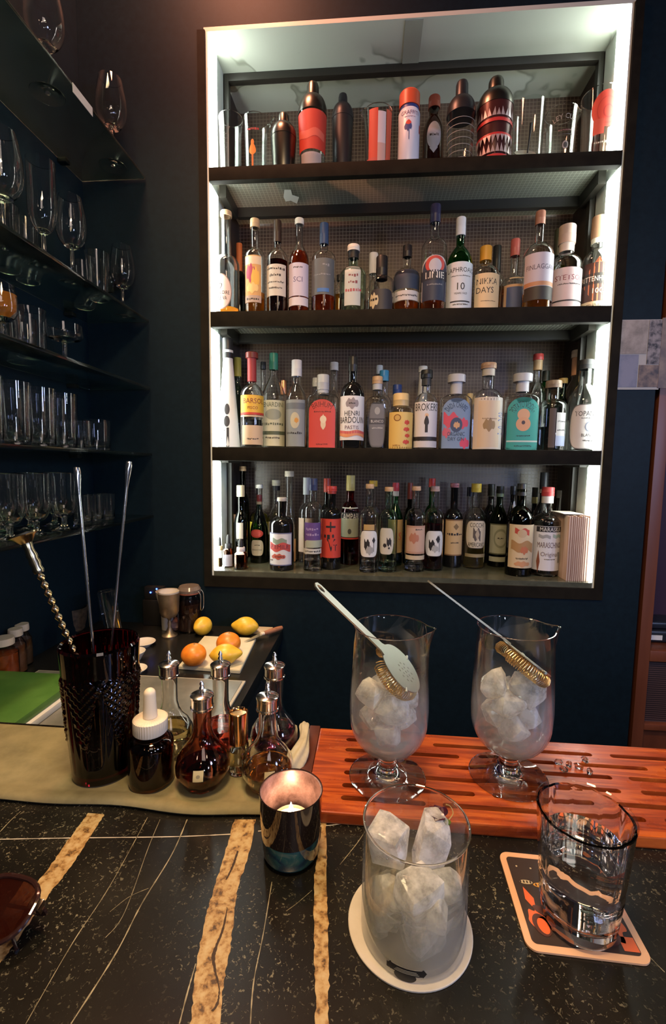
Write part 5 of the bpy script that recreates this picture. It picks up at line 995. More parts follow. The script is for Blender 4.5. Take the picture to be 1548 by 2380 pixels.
A, Fo = thru((300, 1071), (259, 1500), .555, .535, MZ+.016)
rod('bar_spoon', 'longest shiny bar spoon leaning right in the crimson vase', 'spoon', A, Fo, spoon)
def muddler(o, L):
    bm = bmesh.new(); n = 10; rings = []; N = 150; z0, z1 = .004, L-.050
    for i in range(N+1):
        z = z0+(z1-z0)*i/N; a = z*300; rg = []
        for k in range(n):
            th = 2*math.pi*k/n; x = .0040*math.cos(th); y = .0021*math.sin(th)
            rg.append(bm.verts.new((x*math.cos(a)-y*math.sin(a), x*math.sin(a)+y*math.cos(a), z)))
        rings.append(rg)
    for u, v2 in zip(rings, rings[1:]):
        for k in range(n): bm.faces.new((u[k], u[(k+1) % n], v2[(k+1) % n], v2[k]))
    bm.faces.new(rings[0][::-1]); bm.faces.new(rings[-1])
    OB = pm((.45, .36, .22), .22, 1, name='antique_brass'); obj('twisted_rod', bm, OB, o)
    obj('collar', fixn(lathe([(0, L-.05), (.005, L-.05), (.0062, L-.046), (.0052, L-.042), (.0064, L-.036), (.0052, L-.032), (.0062, L-.028), (.0048, L-.02), (.006, L-.012), (0, L-.012)], 20)), OB, o)
    obj('disc_head', fixn(lathe([(0, L-.0118), (.0065, L-.0118), (.0125, L-.004), (.0165, L-.002), (.017, L), (0, L+.001)], 28)), OB, o)
A, Fo = thru((52, 1241), (170, 1512), .50, .508, MZ+.03)
k = (MZ+.015-A.z)/(Fo.z-A.z)
Fo = A+(Fo-A)*.86
rod('muddler', 'twisted antique brass muddler with flat disc head, leftmost in the vase', 'muddler', A, Fo, muddler)
# ---- white dropper bottle
t = thing('dropper_bottle', 'brown glass dropper bottle with ribbed white cap beside the red vase', 'bottle', (-.2615, .5075, MZ))
BR = pm((.23, .065, .012), .03, 0, 1, 1.5, name='brown_glass'); R = .0268
P = [(R*.86, 0), (R*.97, .002), (R, .006), (R, .048)]+[(.0135+(R-.0135)*math.cos(i/7*math.pi/2), .048+.013*math.sin(i/7*math.pi/2)) for i in range(1, 8)]+[(.0125, .064)]
obj('glass_body', fixn(lathe(cup(P, .0018, .004), 48)), BR, t)
obj('liquid', fixn(lathe([(0, .0044), (R*.86-.001, .0046), (R-.0023, .008), (R-.0023, .040), (0, .040)], 40)), pm((.06, .02, .008), .05, trans=.5), t)
IV = pm((.72, .62, .46), .42, name='ivory_plastic')
obj('screw_cap', fixn(lathe([(0, .0645), (.0192, .0645), (.0197, .066), (.0197, .081), (.0182, .0825), (0, .0830)], 120, deform=lambda q, a, r, z: q*1 if r < .0185 or z > .0815 or z < .0655 else Vector((q.x*(1+.03*(math.cos(a*40) > 0)), q.y*(1+.03*(math.cos(a*40) > 0)), q.z)))), IV, t)
obj('rubber_bulb', fixn(lathe([(0, .0832), (.0085, .0832), (.0083, .088), (.0074, .10), (.0070, .112)]+[(.0070*math.cos(i/6*math.pi/2), .112+.007*math.sin(i/6*math.pi/2)) for i in range(1, 6)]+[(0, .119)], 32)), IV, t)
# ---- dash bottles with chrome pourers
def dash(px, Y, glassc, lq, level, label, H, R=.0315, lab=None):
    x = YP(px, 1790, Y).x
    t = thing('bitters_bottle', label, 'bottle', (x, Y, MZ), 0, 'glass dash bottles with chrome pourers on the bar mat')
    hb = H*.62
    P = [(R*.66, 0), (R*.72, .002), (R*.80, .008), (R*.99, .019), (R, .026), (R*.93, .036), (R*.74, .046), (R*.52, .054), (R*.40, .062), (R*.34, .072), (R*.335, hb), (R*.34, H*.80)]
    def facet(q, a, r, z):
        if z < .019 and r > R*.3: k = .035*abs(math.sin(a*5)); return Vector((q.x*(1-k), q.y*(1-k), q.z))
        return q
    obj('glass_body', fixn(lathe(cup(P, .0016, .004), 60, deform=facet)), glassc, t)
    if lq:
        q = [(0, .0044)]+[(r-.0021, z+.0002) for r, z in P if .004 < z < level]+[(rad_at([(0, 0)]*3+P, level)-.0021, level), (0, level)]
        obj('liquid', fixn(lathe(q, 48)), lq, t)
    h0 = H*.775
    pc = obj('pourer_cap', fixn(lathe([(R*.36, h0), (R*.43, h0), (R*.43, h0+.002), (R*.40, h0+.003), (R*.40, h0+.013), (R*.43, h0+.014), (R*.43, h0+.0165), (R*.36, h0+.018), (R*.14, h0+.0195), (0, h0+.0197)], 36)), CHROME, t)
    obj('pourer_tip', fixn(lathe([(0, h0+.0198), (.0036, h0+.0198), (.0022, h0+.0215), (.0034, h0+.0245), (.0020, h0+.0275), (.0030, h0+.0300), (.0018, h0+.0325), (.0013, H+.003), (0, H+.0035)], 20)), CHROME, pc)
    if lab:
        sr = lambda u, z, off: cyl_surf(rad_at([(0, 0)]*3+P, z))(u, z, off)
        bm = bmesh.new(); patch(bm, 'rect', lab[0], .030, .0058, .0062, lambda x_, z_: sr(x_, z_, .0007), 0)
        patch(bm, 'oval', lab[0], .030, .0022, .0018, lambda x_, z_: sr(x_, z_, .0010), 1)
        obj('sticker', bm, [pm((.62, .50, .24), .6), pm((.3, .25, .14), .6)], t)
    return t
def Lq(c, r=.0): return pm(c, r, 0, 1, 1.35, name='bitters')
dash(472, .511, pm((.6, .3, .2), .05, 0, 1, 1.47), Lq((.16, .025, .01)), .0235, 'dash bottle of dark reddish bitters with small cream sticker, nearest on the mat', .124, .0325, (.006,))
dash(622, .516, CG, Lq((.9, .42, .10)), .024, 'dash bottle of clear orange bitters with small sticker, just behind the candle holder', .124, .0315, (.009,))
dash(398, .566, CG, Lq((.93, .8, .38)), .036, 'dash bottle of pale yellow liquid between the brown dropper bottle and the rest', .138, .031)
dash(515, .573, CG, Lq((.85, .12, .06)), .040, 'dash bottle of bright red liquid behind the nearest one', .138, .031)
dash(638, .578, CG, Lq((.2, .03, .05)), .037, 'dash bottle of dark purple liquid at the right rear of the mat', .138, .0325)
t = thing('spray_bottle', 'slim glass spray bottle with tall golden cap among the dash bottles', 'bottle', (-.1608, .536, MZ))
obj('glass_body', fixn(lathe(cup([(.0115, 0), (.0128, .002), (.0128, .036), (.0118, .038), (.0118, .040)], .0013, .005), 36)), CG, t)
obj('liquid', fixn(lathe([(0, .0053), (.0112, .0055), (.0112, .030), (0, .030)], 30)), Lq((.93, .82, .5)), t)
obj('gold_cap', fixn(lathe([(.0112, .040), (.0122, .040), (.0122, .0795), (.0112, .0802), (.0105, .079), (.0100, .0775), (0, .0770)], 40)), pm((.9, .56, .28), .12, 1, name='rose_gold'), t)
# cream cloth bundled at the end of the mat
bm = bmesh.new(); rg = []
for i in range(15):
    k = i/14; c = Vector((-.0925+.006*math.sin(k*4)+.010*k, .53+.082*k, CZ+.010+.018*math.sin(k*math.pi*.8)+.006*k)); w_ = .011*(1-.62*k)+.0015*math.sin(9*k)
    rg.append([bm.verts.new(c+Vector((w_*(1+.18*math.sin(5*a+i*.4))*math.cos(a), 0, w_*.8*(1+.18*math.sin(5*a+i*.4))*math.sin(a)))) for a in [2*math.pi*j/30 for j in range(30)]])
for a, b_ in zip(rg, rg[1:]):
    for j in range(30): bm.faces.new((a[j], a[(j+1) % 30], b_[(j+1) % 30], b_[j]))
bm.faces.new(rg[0]); bm.faces.new(rg[-1][::-1])
t = tag(obj('bar_cloth', fixn(bm), noisy('cream_cloth', [(.3, (.34, .3, .2)), (.7, (.5, .46, .34))], 40, .85), ang=70), 'twisted cream cloth lying between the mat and the wooden tray', 'cloth')
# ---- candle holder
cx, cy, R0, R1, H = -.0735, .4235, .0275, .0318, .0685
def crad(z): return R0+(R1-R0)*(z/H)**.7
t = thing('candle_holder', 'dark mercury-glass candle holder with teal base and a lit tealight inside', 'candle holder', (cx, cy, CZ+.0006))
m, nd, lk, b = newmat('mercury_glass'); v = texco(nd, lk); n1 = noise(nd, lk, v, 90, 6, .7)
rp = ramp(nd, [(.35, (.16, .09, .08)), (.6, (.34, .21, .19)), (.75, (.5, .36, .33))]); lk.new(n1.outputs[0], rp.inputs[0])
lk.new(rp.outputs[0], b.inputs['Base Color']); b.inputs['Roughness'].default_value = .3; b.inputs['Metallic'].default_value = .35; MG = m
m, nd, lk, b = newmat('teal_glass_swirl'); v = texco(nd, lk, (1, 1, 2.2)); n1 = noise(nd, lk, v, 26, 5, .6); n1.inputs['Distortion'].default_value = 1.5
rp = ramp(nd, [(.3, (.004, .012, .03)), (.45, (.012, .05, .07)), (.58, (.03, .10, .085)), (.72, (.16, .17, .13))]); lk.new(n1.outputs[0], rp.inputs[0])
lk.new(rp.outputs[0], b.inputs['Base Color']); b.inputs['Roughness'].default_value = .07; b.inputs['Coat Weight'].default_value = .6; TG = m
zl = .026
obj('inner_lining', fixn(lathe([(crad(zl)-.0022, zl), (crad(H)-.0022, H-.001), (crad(H)-.0012, H-.0008), (crad(zl)-.0012, zl)], 56, close=True)), MG, t)
obj('glass_body', fixn(lathe([(crad(zl)-.0011, zl+.0001), (crad(zl), zl+.0001)]+[(crad(zl+(H-zl)*i/8), zl+(H-zl)*i/8) for i in range(1, 9)]+[(crad(H)-.0008, H+.0006), (crad(H)-.0011, H), ], 64, close=True)), pm((.012, .007, .006), .04, coat=1, name='smoky_black_glass'), t)
obj('teal_base', fixn(lathe([(0, 0), (R0*.8, 0), (R0*.95, .002), (crad(.006), .006), (crad(zl), zl), (crad(zl)-.003, zl), (crad(.01)-.003, .010), (0, .009)], 64)), TG, t)
t2 = thing('tealight', 'lit tealight glowing inside the dark candle holder', 'candle', (cx, cy, CZ+.0105))
obj('metal_cup', fixn(lathe(cup([(.0185, 0), (.0192, .027)], .0005, .0005), 36)), STEEL, t2)
wax = obj('wax', fixn(lathe([(0, .0006), (.0182, .0008), (.0184, .024), (.010, .0232), (0, .023)], 36)), pm((.8, .7, .62), .4), t2)
obj('wick', tube([(0, 0, .023), (.0004, 0, .026), (0, .0006, .0285)], .0005, 6), BLACK, wax)
obj('flame', fixn(lathe([(0, .0265), (.0022, .0290), (.0032, .0325), (.0026, .037), (.0010, .042), (0, .045)], 16)), pm((1, .8, .6), .5, emis=(1, .62, .36), es=110, name='flame'), wax)
# ---- ice
def icemat():
    m = bpy.data.materials.new('cloudy_ice'); m.use_nodes = True; nd, lk = m.node_tree.nodes, m.node_tree.links; nd.remove(nd['Principled BSDF'])
    g_ = nd.new('ShaderNodeBsdfGlass'); g_.inputs['IOR'].default_value = 1.31; g_.inputs['Roughness'].default_value = .02; g_.inputs[0].default_value = (.97, .98, .97, 1)
    d = nd.new('ShaderNodeBsdfDiffuse'); d.inputs[0].default_value = (.96, .94, .88, 1); tl = nd.new('ShaderNodeBsdfTranslucent'); tl.inputs[0].default_value = (.97, .95, .9, 1)
    a = nd.new('ShaderNodeMixShader'); a.inputs[0].default_value = .55; lk.new(d.outputs[0], a.inputs[1]); lk.new(tl.outputs[0], a.inputs[2])
    v = texco(nd, lk); n = noise(nd, lk, v, 55, 5, .6); r = ramp(nd, [(.38, (.25,)*3), (.6, (.9,)*3)]); lk.new(n.outputs[0], r.inputs[0])
    mx = nd.new('ShaderNodeMixShader'); lk.new(r.outputs[0], mx.inputs[0]); lk.new(g_.outputs[0], mx.inputs[1]); lk.new(a.outputs[0], mx.inputs[2])
    bp = nd.new('ShaderNodeBump'); bp.inputs['Strength'].default_value = .35; bp.inputs['Distance'].default_value = .001; lk.new(n.outputs[0], bp.inputs['Height']); lk.new(bp.outputs[0], g_.inputs['Normal'])
    lk.new(mx.outputs[0], nd['Material Output'].inputs[0]); return m
ICE = icemat(); ri = random.Random(11)
def ice_mesh(sx, sy, sz):
    bm = bmesh.new()
    for i in range(34):
        q = Vector((ri.uniform(-1, 1), ri.uniform(-1, 1), ri.uniform(-1, 1))); k = max(abs(q.x), abs(q.y), abs(q.z)); q = q/k*.9
        q = q*(.80+.2/max(.6, q.length)); bm.verts.new((q.x*sx, q.y*sy, q.z*sz))
    r = bmesh.ops.convex_hull(bm, input=bm.verts)
    bmesh.ops.delete(bm, geom=[v for v in bm.verts if not v.link_faces], context='VERTS')
    bmesh.ops.bevel(bm, geom=bm.edges[:], offset=min(.0011, sz*.08), segments=2, affect='EDGES', profile=.6, clamp_overlap=True)
    bmesh.ops.recalc_face_normals(bm, faces=bm.faces[:]); return bm
def ice(loc, s, rot, label, group, name='ice_cube'):
    o = obj(name, ice_mesh(*s), ICE, None, loc, ang=28); o.rotation_euler = rot; return tag(o, label, 'ice cube', group)
# ---- two stemmed mixing glasses
def mixg(x, y, label, spd, z0=TRZ+Z+.0003):
    t = thing('mixing_glass', label, 'mixing glass', (x, y, z0)); H = .1885
    o = [(.0455, 0), (.0465, .0012), (.040, .003), (.026, .0058), (.0155, .010), (.0118, .014), (.0135, .0165), (.0118, .019), (.0105, .024), (.0108, .029), (.0130, .0335)]
    o += arc(.0130, .034, .0468, .078, 12)+[(.0473, .092), (.0468, .11), (.0455, .14), (.0442, .17), (.0437, H)]
    inn = [(r-.0014, z+.0004) for r, z in o if z > .0375]; inn = [(0, .0385), (inn[0][0]*.6, .0387)]+inn
    solid_ends(obj('glass_body', fixn(lathe([(0, 0)]+o+[(.0441, H+.0007), (.0432, H+.0008), (.0423, H)]+inn[::-1], 72, deform=spout(math.radians(spd), .0085, .002, H, .22))), thin('chilled_glass', film=.112), t), .036, H-.0012)
    return t
x1, y1, x2, y2 = .0270, .530, .1760, .547; zt0 = TRZ+Z
mixg(x1, y1, 'stemmed mixing glass with spout, left of the two on the wooden tray', -8)
mixg(x2, y2, 'stemmed mixing glass with spout, right of the two on the wooden tray', 2)
for x, y, n_ in ((x1, y1, 'left'), (x2, y2, 'right')):
    q = [(0, .0389), (.010, .0393)]+[(r-.0022, z+.0006) for r, z in arc(.0130, .034, .0468, .078, 12) if .041 < z < .058]
    o = obj('meltwater', fixn(lathe(q+[(q[-1][0]-.0002, q[-1][1]+.0002), (0, q[-1][1]+.0002)], 40)), softliq('meltwater', (.96, .95, .92)), None, (x, y, zt0)); tag(o, 'shallow meltwater in the bowl of the %s stemmed mixing glass' % n_, 'water')
for x, y, n_, L in ((x1, y1, 'left', [(0, -.012, .066, 13, 14, 13), (-.019, .008, .074, 14, 13, 15), (.018, .010, .074, 14, 13, 14), (.004, -.014, .094, 17, 15, 15), (-.022, -.006, .108, 13, 12, 14), (.020, .004, .103, 13, 14, 12), (-.006, .016, .108, 15, 13, 12)]),
                    (x2, y2, 'right', [(0, -.010, .066, 14, 13, 13), (-.018, .008, .078, 13, 13, 14), (.019, .006, .077, 14, 13, 14), (-.006, -.012, .098, 15, 15, 14), (.016, -.006, .116, 17, 15, 17), (-.024, -.002, .120, 15, 13, 14), (.0, .02, .1, 14, 11, 14)])):
    for dx, dy, dz, a, b_, c in L:
        ice((x+dx*.95, y+dy*.95, zt0+dz), (a*.00118, b_*.00118, c*.00118), (ri.uniform(-1, 1), ri.uniform(-1, 1), ri.uniform(0, 3)), 'cloudy ice lump heaped in the %s stemmed mixing glass' % n_, 'ice in the %s mixing glass' % n_)
# ---- hawthorne strainers
def strainer(pos, X, N, label, L=.118, R=.0315):
    X = X.normalized(); Yv = N.cross(X).normalized(); N = X.cross(Yv).normalized()
    t = thing('hawthorne_strainer', label, 'strainer'); M = Matrix((X, Yv, N)).transposed().to_4x4(); M.translation = pos; t.matrix_world = M
    def out():
        P = []
        for i in range(48):
            a = 2*math.pi*i/48; P.append((R*math.cos(a)*1.02, R*math.sin(a)))
        return P
    bm = bmesh.new(); P = out(); lo = [bm.verts.new((x, y, -.0006)) for x, y in P]; hi = [bm.verts.new((x, y, .0006)) for x, y in P]
    bm.faces.new(lo[::-1]); bm.faces.new(hi)
    for i in range(48): bm.faces.new((lo[i], lo[(i+1) % 48], hi[(i+1) % 48], hi[i]))
    ct = bmesh.new()
    for rr_, n_ in ((0, 1), (.006, 6), (.012, 10)):
        for k in range(n_):
            a = 2*math.pi*k/n_; mm = Matrix.Translation((.008+rr_*math.cos(a), rr_*math.sin(a), 0)) @ Matrix.Diagonal((1.6, .8, 1, 1))
            bmesh.ops.create_cone(ct, cap_ends=True, segments=10, radius1=.0011, radius2=.0011, depth=.01, matrix=mm)
    obj('plate', boolean(bm, ct), STEEL, t, ang=30)
    bm = bmesh.new(); pts = [(-.030, .010), (-.036, .0072), (-.06, .0060), (-L, .0068), (-L-.010, .0070), (-L-.016, .0050), (-L-.0185, 0)]
    pl = [(x, y) for x, y in pts]+[(x, -y) for x, y in pts[:-1][::-1]]
    lo = [bm.verts.new((x, y, .0007)) for x, y in pl]; hi = [bm.verts.new((x, y, .0027)) for x, y in pl]; n = len(pl)
    bm.faces.new(lo); bm.faces.new(hi[::-1])
    for i in range(n): bm.faces.new((lo[i], lo[(i+1) % n], hi[(i+1) % n], hi[i]))
    fixn(bm); ct = bmesh.new(); bmesh.ops.create_cone(ct, cap_ends=True, segments=20, radius1=.0032, radius2=.0032, depth=.02, matrix=Matrix.Translation((-L-.0085, 0, 0)) @ Matrix.Diagonal((1.9, 1, 1, 1)))
    obj('handle', boolean(bm, ct), STEEL, t, ang=30)
    pts = []; turns = 58; n = turns*9
    for i in range(n+1):
        s = i/n; a = math.radians(-152+304*s); ph = 2*math.pi*turns*s; rr_ = R*.90+.0074*math.cos(ph)
        pts.append((rr_*math.cos(a), rr_*math.sin(a), -.0092+.0078*math.sin(ph)))
    obj('coil_spring', tube(pts, .00062, 5), BRASS, t)
    for s in (-1, 1): obj('prong', tube([(.010, s*.027, -.0004), (.010, s*.031, -.0002), (.010, s*.0345, .0)], .0016, 8), STEEL, t)
    return t
A = YP(728, 1357, .520); E_ = YP(978, 1596, .536); d = E_-A
v0 = Vector((.62, -.20, .70)); N1 = v0-d.normalized()*v0.dot(d.normalized())
strainer(E_-d.normalized()*.0345, d, N1, 'coil-edged steel strainer showing its perforated plate, in the left mixing glass', L=d.length-.035-.0185)
A = YP(992, 1352, .548); E_ = YP(1278, 1570, .548); d = E_-A
v0 = Vector((.42, .10, .9)); N2 = v0-d.normalized()*v0.dot(d.normalized())
strainer(E_-d.normalized()*.035, d, N2, 'coil-edged steel strainer seen edge-on, in the right mixing glass', L=d.length-.035-.0185)
# splashed ice chips on the tray
for k, (px, py) in enumerate(((1298, 1776), (1322, 1781), (1310, 1792), (1345, 1786), (1370, 1798), (1360, 1770))):
    v = ZP(px, py, TRZ); v.z = zt0+.003; o = obj('ice_chip', ice_mesh(.0055, .0035, .0028), pm((.95, .97, .97), .02, 0, 1, 1.31), None, v); o.rotation_euler = (0, 0, k); tag(o, 'tiny melting ice chip on the tray right of the stemmed glasses', 'ice chip', 'melting ice chips on the wooden tray')
# ---- round paper coaster, rocks glass with ice
CR = .0525
o = obj('round_coaster', fixn(lathe([(0, 0), (CR, 0), (CR+.0001, .0012), (CR-.0005, .0017), (0, .0017)], 72)), noisy('coaster_paper', [(.3, (.44, .40, .32)), (.7, (.5, .46, .38))], 60, .8), None, (.0407, .3615, CZ+.0005)); tag(o, 'plain round cream paper coaster under the rocks glass', 'coaster')
gx, gy, gz, R, H = .043, .357, CZ+.0023, .0437, .0965
t = thing('rocks_glass', 'clear straight rocks glass of iced drink on the round paper coaster', 'glass', (gx, gy, gz))
P = [(R*.93, 0), (R*.985, .0015), (R, .006), (R, H*.5), (R*.998, H)]
solid_ends(obj('glass_body', fixn(lathe(cup(P+[(R+.0003, H+.0012)], .0017, .008), 96)), thin('misted_glass', film=.060), t), .0, H-.0002)
o = obj('liquid', fixn(lathe([(0, .0084), (R-.0026, .0086), (R-.0021, .012), (R-.0021, .046), (0, .046)], 72)), softliq('iced_drink', (.97, .96, .9)), t)
bm = bmesh.new(); sf = cyl_surf(R)
patch(bm, 'oval', -.002, .0045, .0085, .0042, lambda u, z: sf(u, max(.0006, z), .0003), 0)
patch(bm, 'rect', -.001, .0090, .0120, .0026, lambda u, z: sf(u, z, .0004), 0)
for s in (-1, 1): patch(bm, 'dia', -.001+s*.0125, .0095, .0028, .0035, lambda u, z: sf(u, z, .0005), 0)
for k in range(3): patch(bm, 'rect', -.001, .0079+.0011*k, .0095-.001*k, .00022, lambda u, z: sf(u, z, .0006), 1)
patch(bm, 'rect', -.0155, .0085, .0012, .0022, lambda u, z: sf(u, z, .0005), 0)
b_ = obj('printed_emblem', bm, [pm((.012, .012, .012), .4), pm((.4, .36, .25), .4)], t); b_.rotation_euler = (0, 0, math.radians(-10))
for k, (dx, dy, dz, a, b2, c) in enumerate(((-.021, .012, .066, 17, 16, 20), (.014, .016, .068, 17, 15, 23), (.002, -.014, .046, 21, 16, 17), (-.022, -.008, .032, 15, 14, 15), (.024, -.002, .038, 14, 17, 16), (.0, .012, .026, 20, 15, 13), (.004, -.020, .022, 16, 12, 12), (-.018, .014, .020, 13, 12, 9), (.024, .012, .018, 12, 13, 8), (-.026, -.006, .016, 10, 12, 7), (.016, -.024, .040, 11, 9, 10))):
    ice((gx+dx, gy+dy, gz+dz), (a*.001, b2*.001, c*.001), (ri.uniform(-.35, .35), ri.uniform(-.35, .35), ri.uniform(0, 3)), 'clear ice lump in the rocks glass on the round coaster', 'ice in the rocks glass')
# purple flower garnish
v = Vector((gx+.0245, gy+.022, gz+.084))
t = thing('edible_flower', 'dark purple flower with green calyx on the ice at the rim of the rocks glass', 'flower', v)
PU = noisy('purple_petal', [(.3, (.03, .003, .02)), (.7, (.12, .01, .05))], 60, .5)
for k, (a, s) in enumerate(((180, 1.25), (120, .9), (235, 1.0), (60, .8))):
    bm = bmesh.new(); rows_ = []
    for i in range(7):
        u = i/6; wd = .0055*s*math.sin(math.pi*(u*.85+.12)); x = .0125*s*u
        rows_.append([bm.verts.new((x, wd*(j-2)/2, .0012*math.sin(u*3)+.0008*abs(j-2)+(.0009 if False else 0))) for j in range(5)])
    for p0, p1 in zip(rows_, rows_[1:]):
        for j in range(4): bm.faces.new((p0[j], p1[j], p1[j+1], p0[j+1]))
    bmesh.ops.solidify(bm, geom=bm.faces[:], thickness=.0004)
    bm.transform(Matrix.Rotation(math.radians(a), 4, 'Z') @ Matrix.Rotation(math.radians(-14), 4, 'Y')); obj('petal', bm, PU, t)
obj('flower_centre', fixn(lathe([(0, 0), (.0018, .0006), (.0012, .0022), (0, .0026)], 14)), pm((.6, .5, .45), .5), t, (.001, 0, .001))
obj('calyx', fixn(lathe([(0, -.004), (.003, -.002), (.0036, 0), (0, .0005)], 14)), pm((.05, .09, .01), .5), t, (.004, -.004, 0))
obj('stem', tube(bez([(.006, -.002, 0), (.010, .001, .004), (.008, .004, .008), (.004, .002, .011)], 5), .0005, 6), pm((.35, .25, .08), .5), t)
# ---- square printed coaster and water glass
cc, ca, hw = Vector((.1845, .3945)), math.radians(-1.5), .0485
t = thing('square_coaster', 'rounded square beer mat with pale orange border and abstract orange print under the water glass', 'coaster', (cc.x, cc.y, CZ+.0005), ca)
def rsq(bm, hw, r, z, mi=0, th=None):
    pts = []
    for sx_, sy_, a0 in ((1, 1, 0), (-1, 1, 90), (-1, -1, 180), (1, -1, 270)):
        for i in range(7): a = math.radians(a0+15*i); pts.append((sx_*(hw-r)+r*math.cos(a), sy_*(hw-r)+r*math.sin(a)))
    vs = [bm.verts.new((x, y, z)) for x, y in pts]; f = bm.faces.new(vs); f.material_index = mi
    if th:
        lo = [bm.verts.new((x, y, z-th)) for x, y in pts]; bm.faces.new(lo[::-1])
        for i in range(len(pts)): bm.faces.new((lo[i], lo[(i+1) % len(pts)], vs[(i+1) % len(pts)], vs[i])).material_index = mi
    return bm
bm = bmesh.new(); rsq(bm, hw, .009, .0016, 0, .0016); obj('board', bm, [pm((.62, .36, .2), .6)], t, smooth=False)
bm = bmesh.new(); rsq(bm, hw-.0058, .004, .0018, 0)
pr_ = random.Random(4); P2 = lambda u, z: Vector((u, z, .0019+.00001*pr_.random()))
def blob(cx_, cy_, rx_, ry_, mi, z=.0020, rot=0, sh='oval'):
    c, s = math.cos(math.radians(rot)), math.sin(math.radians(rot)); patch(bm, sh, 0, 0, rx_, ry_, lambda u, v_: Vector((cx_+u*c-v_*s, cy_+u*s+v_*c, z)), mi)
blob(-.028, -.020, .012, .012, 1, .0020, 20, 'blob'); blob(-.024, -.014, .010, .004, 3, .0021, -30); blob(-.018, -.026, .014, .0055, 2, .0022, -25); blob(-.030, -.026, .007, .010, 3, .0022, 10); blob(-.029, -.027, .0045, .007, 1, .0023, 10)
blob(-.033, -.002, .004, .012, 1, .0020, 12, 'dia'); blob(.0, -.036, .013, .005, 2, .0020, 0, 'dia'); blob(.026, -.020, .014, .016, 1, .0020, 30, 'blob'); blob(.022, -.028, .010, .009, 3, .0021, 0); blob(.021, -.028, .0075, .0065, 2, .0022, 0); blob(.023, -.026, .0045, .0035, 0, .0023, 20)
blob(.034, .004, .006, .014, 1, .0020, -20, 'blob'); blob(.036, -.034, .006, .006, 1, .0020, 0, 'rect'); blob(-.012, -.012, .008, .006, 2, .0021, 30, 'blob'); blob(.006, -.024, .008, .004, 1, .0020, 60, 'blob')
blob(-.031, .015, .006, .0022, 5, .0020); blob(-.018, .013, .007, .0026, 4, .0020); blob(-.035, .032, .0009, .0009, 5, .0020); blob(-.022, .031, .0009, .0009, 5, .0020)
for k in range(4): blob(-.036+.003*k, .015, .0008, .0014, 0, .0022); blob(-.0225+.003*k, .013, .0008, .0014, 0, .0022)
obj('printed_picture', bm, [pm((.03, .018, .014), .5), pm((.62, .12, .035), .5), pm((.7, .22, .08), .5), pm((.07, .025, .02), .5), pm((.6, .3, .04), .5), pm((.45, .38, .25), .5)], t, smooth=False)
wx, wy, wz, H = .1865, .3775, CZ+.0026, .1025
wr = lambda z: .0292+(.0384-.0292)*min(1, z/H)**.8
def panels(q, a, r, z):
    if r < .018: return q
    k = z/H; am = (.045 if k > .30 else .02)*(1 if k < .96 else max(0, (1-k)/.04))
    ph = (a*10/(2*math.pi)) % 1; s = 1-am*(1-abs(math.sin(math.pi*ph)))*.9-am*.3*(abs(math.sin(math.pi*ph))**3)
    return Vector((q.x*s, q.y*s, q.z))
t = thing('water_glass', 'panelled clear tumbler of water standing on the square beer mat', 'glass', (wx, wy, wz), math.radians(9))
P = [(.026, 0), (.0285, .0018), (wr(.004), .004)]+[(wr(H*i/30), H*i/30) for i in range(2, 31)]
for i, (r, z) in enumerate(P):
    k = z/H
    if .36 < k < .50: P[i] = (r+.0006*math.cos((k-.36)/.14*math.pi*6), z)
inn = [(r-.0026, z) for r, z in P if z > .016]
obj('glass_body', fixn(lathe([(0, 0)]+P+[(P[-1][0]-.0013, H+.0009)]+inn[::-1]+[(inn[0][0]*.9, .0135), (0, .013)], 120, deform=panels)), thin('thin_glass'), t)
solid_ends(t.children[-1], H-.0022, 9)
def pan2(q, a, r, z): return panels(q, a, r, z)
obj('water', fixn(lathe([(0, .0133), (inn[0][0]*.9-.0004, .0138)]+[(r-.0005, z) for r, z in inn if z < .073]+[(wr(.073)-.0031, .073), (0, .073)], 120, deform=pan2)), liq((.99, .99, .98)), t)
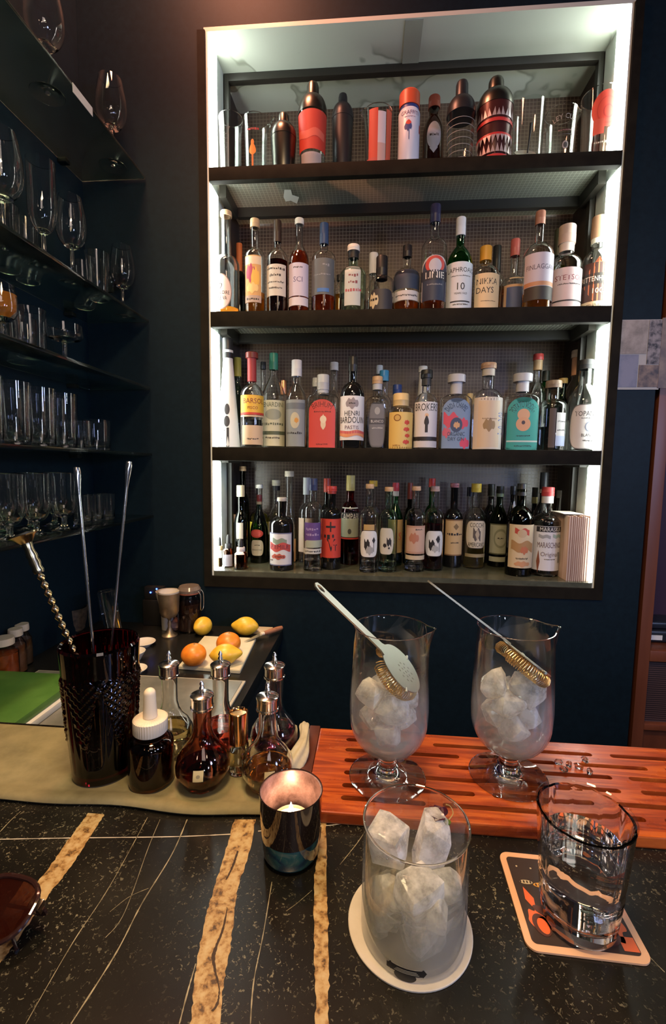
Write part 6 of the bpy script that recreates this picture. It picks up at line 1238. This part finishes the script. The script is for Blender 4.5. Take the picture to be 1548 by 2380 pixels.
# ---- sunglasses at the lower left corner
t = thing('sunglasses', 'dark brown sunglasses lying at the lower left edge of the bar', 'sunglasses', (-.319, .336, CZ), math.radians(10))
LN = pm((.06, .012, .006), .04, 0, .55, 1.5, coat=.5, name='brown_lens'); SF = pm((.025, .010, .008), .12, coat=.6, name='dark_tortoise')
for s, x0 in ((0, 0), (1, -.068)):
    bm = bmesh.new(); N_ = 28; F_ = []; B_ = []
    ct = Vector((x0, 0, .022))
    def lensp(rr_):
        out_ = []
        for i in range(N_):
            a = 2*math.pi*i/N_; x = rr_*.029*spow(math.cos(a), .8); z = rr_*.0215*spow(math.sin(a), .8); out_.append(Vector((x0+x, -.3*(x*x+z*z)/.05*.9, .0225+z)))
        return out_
    rings = [lensp(k/5) for k in range(1, 6)]
    c0 = bm.verts.new((x0, 0, .0225)); rv = [[bm.verts.new(q) for q in r] for r in rings]
    for i in range(N_): bm.faces.new((c0, rv[0][i], rv[0][(i+1) % N_]))
    for u, w_ in zip(rv, rv[1:]):
        for i in range(N_): bm.faces.new((u[i], w_[i], w_[(i+1) % N_], u[(i+1) % N_]))
    bmesh.ops.solidify(bm, geom=bm.faces[:], thickness=.0018); obj('lens', fixn(bm), LN, t)
    e = lensp(1.03); obj('rim', tube(e+[e[0]], .0021, 8), SF, t)
obj('bridge', tube(bez([(-.028, -.003, .03), (-.034, -.005, .033), (-.040, -.003, .03)], 5), .002, 8), SF, t)
obj('hinge', boxbm(.028, .0345, -.006, .002, .026, .034, bev=.001), pm((.35, .25, .2), .2, 1), t)
for x0, sg, yy in ((.0335, -1, .010), (-.1015, 1, .015)): obj('temple', tube(bez([(x0, .0, .030), (x0+sg*.004, yy, .029), (x0+sg*.05, yy+.003, .027), (x0+sg*.10, yy+.002, .018), (x0+sg*.125, yy, .006)], 6), .0022, 8, flat=.7), SF, t)
v = ZP(-8, 2122, CT+.02); t.location = (v.x, v.y-.018, CZ+.0115)
t.rotation_euler = (math.radians(-66), 0, math.radians(-8))
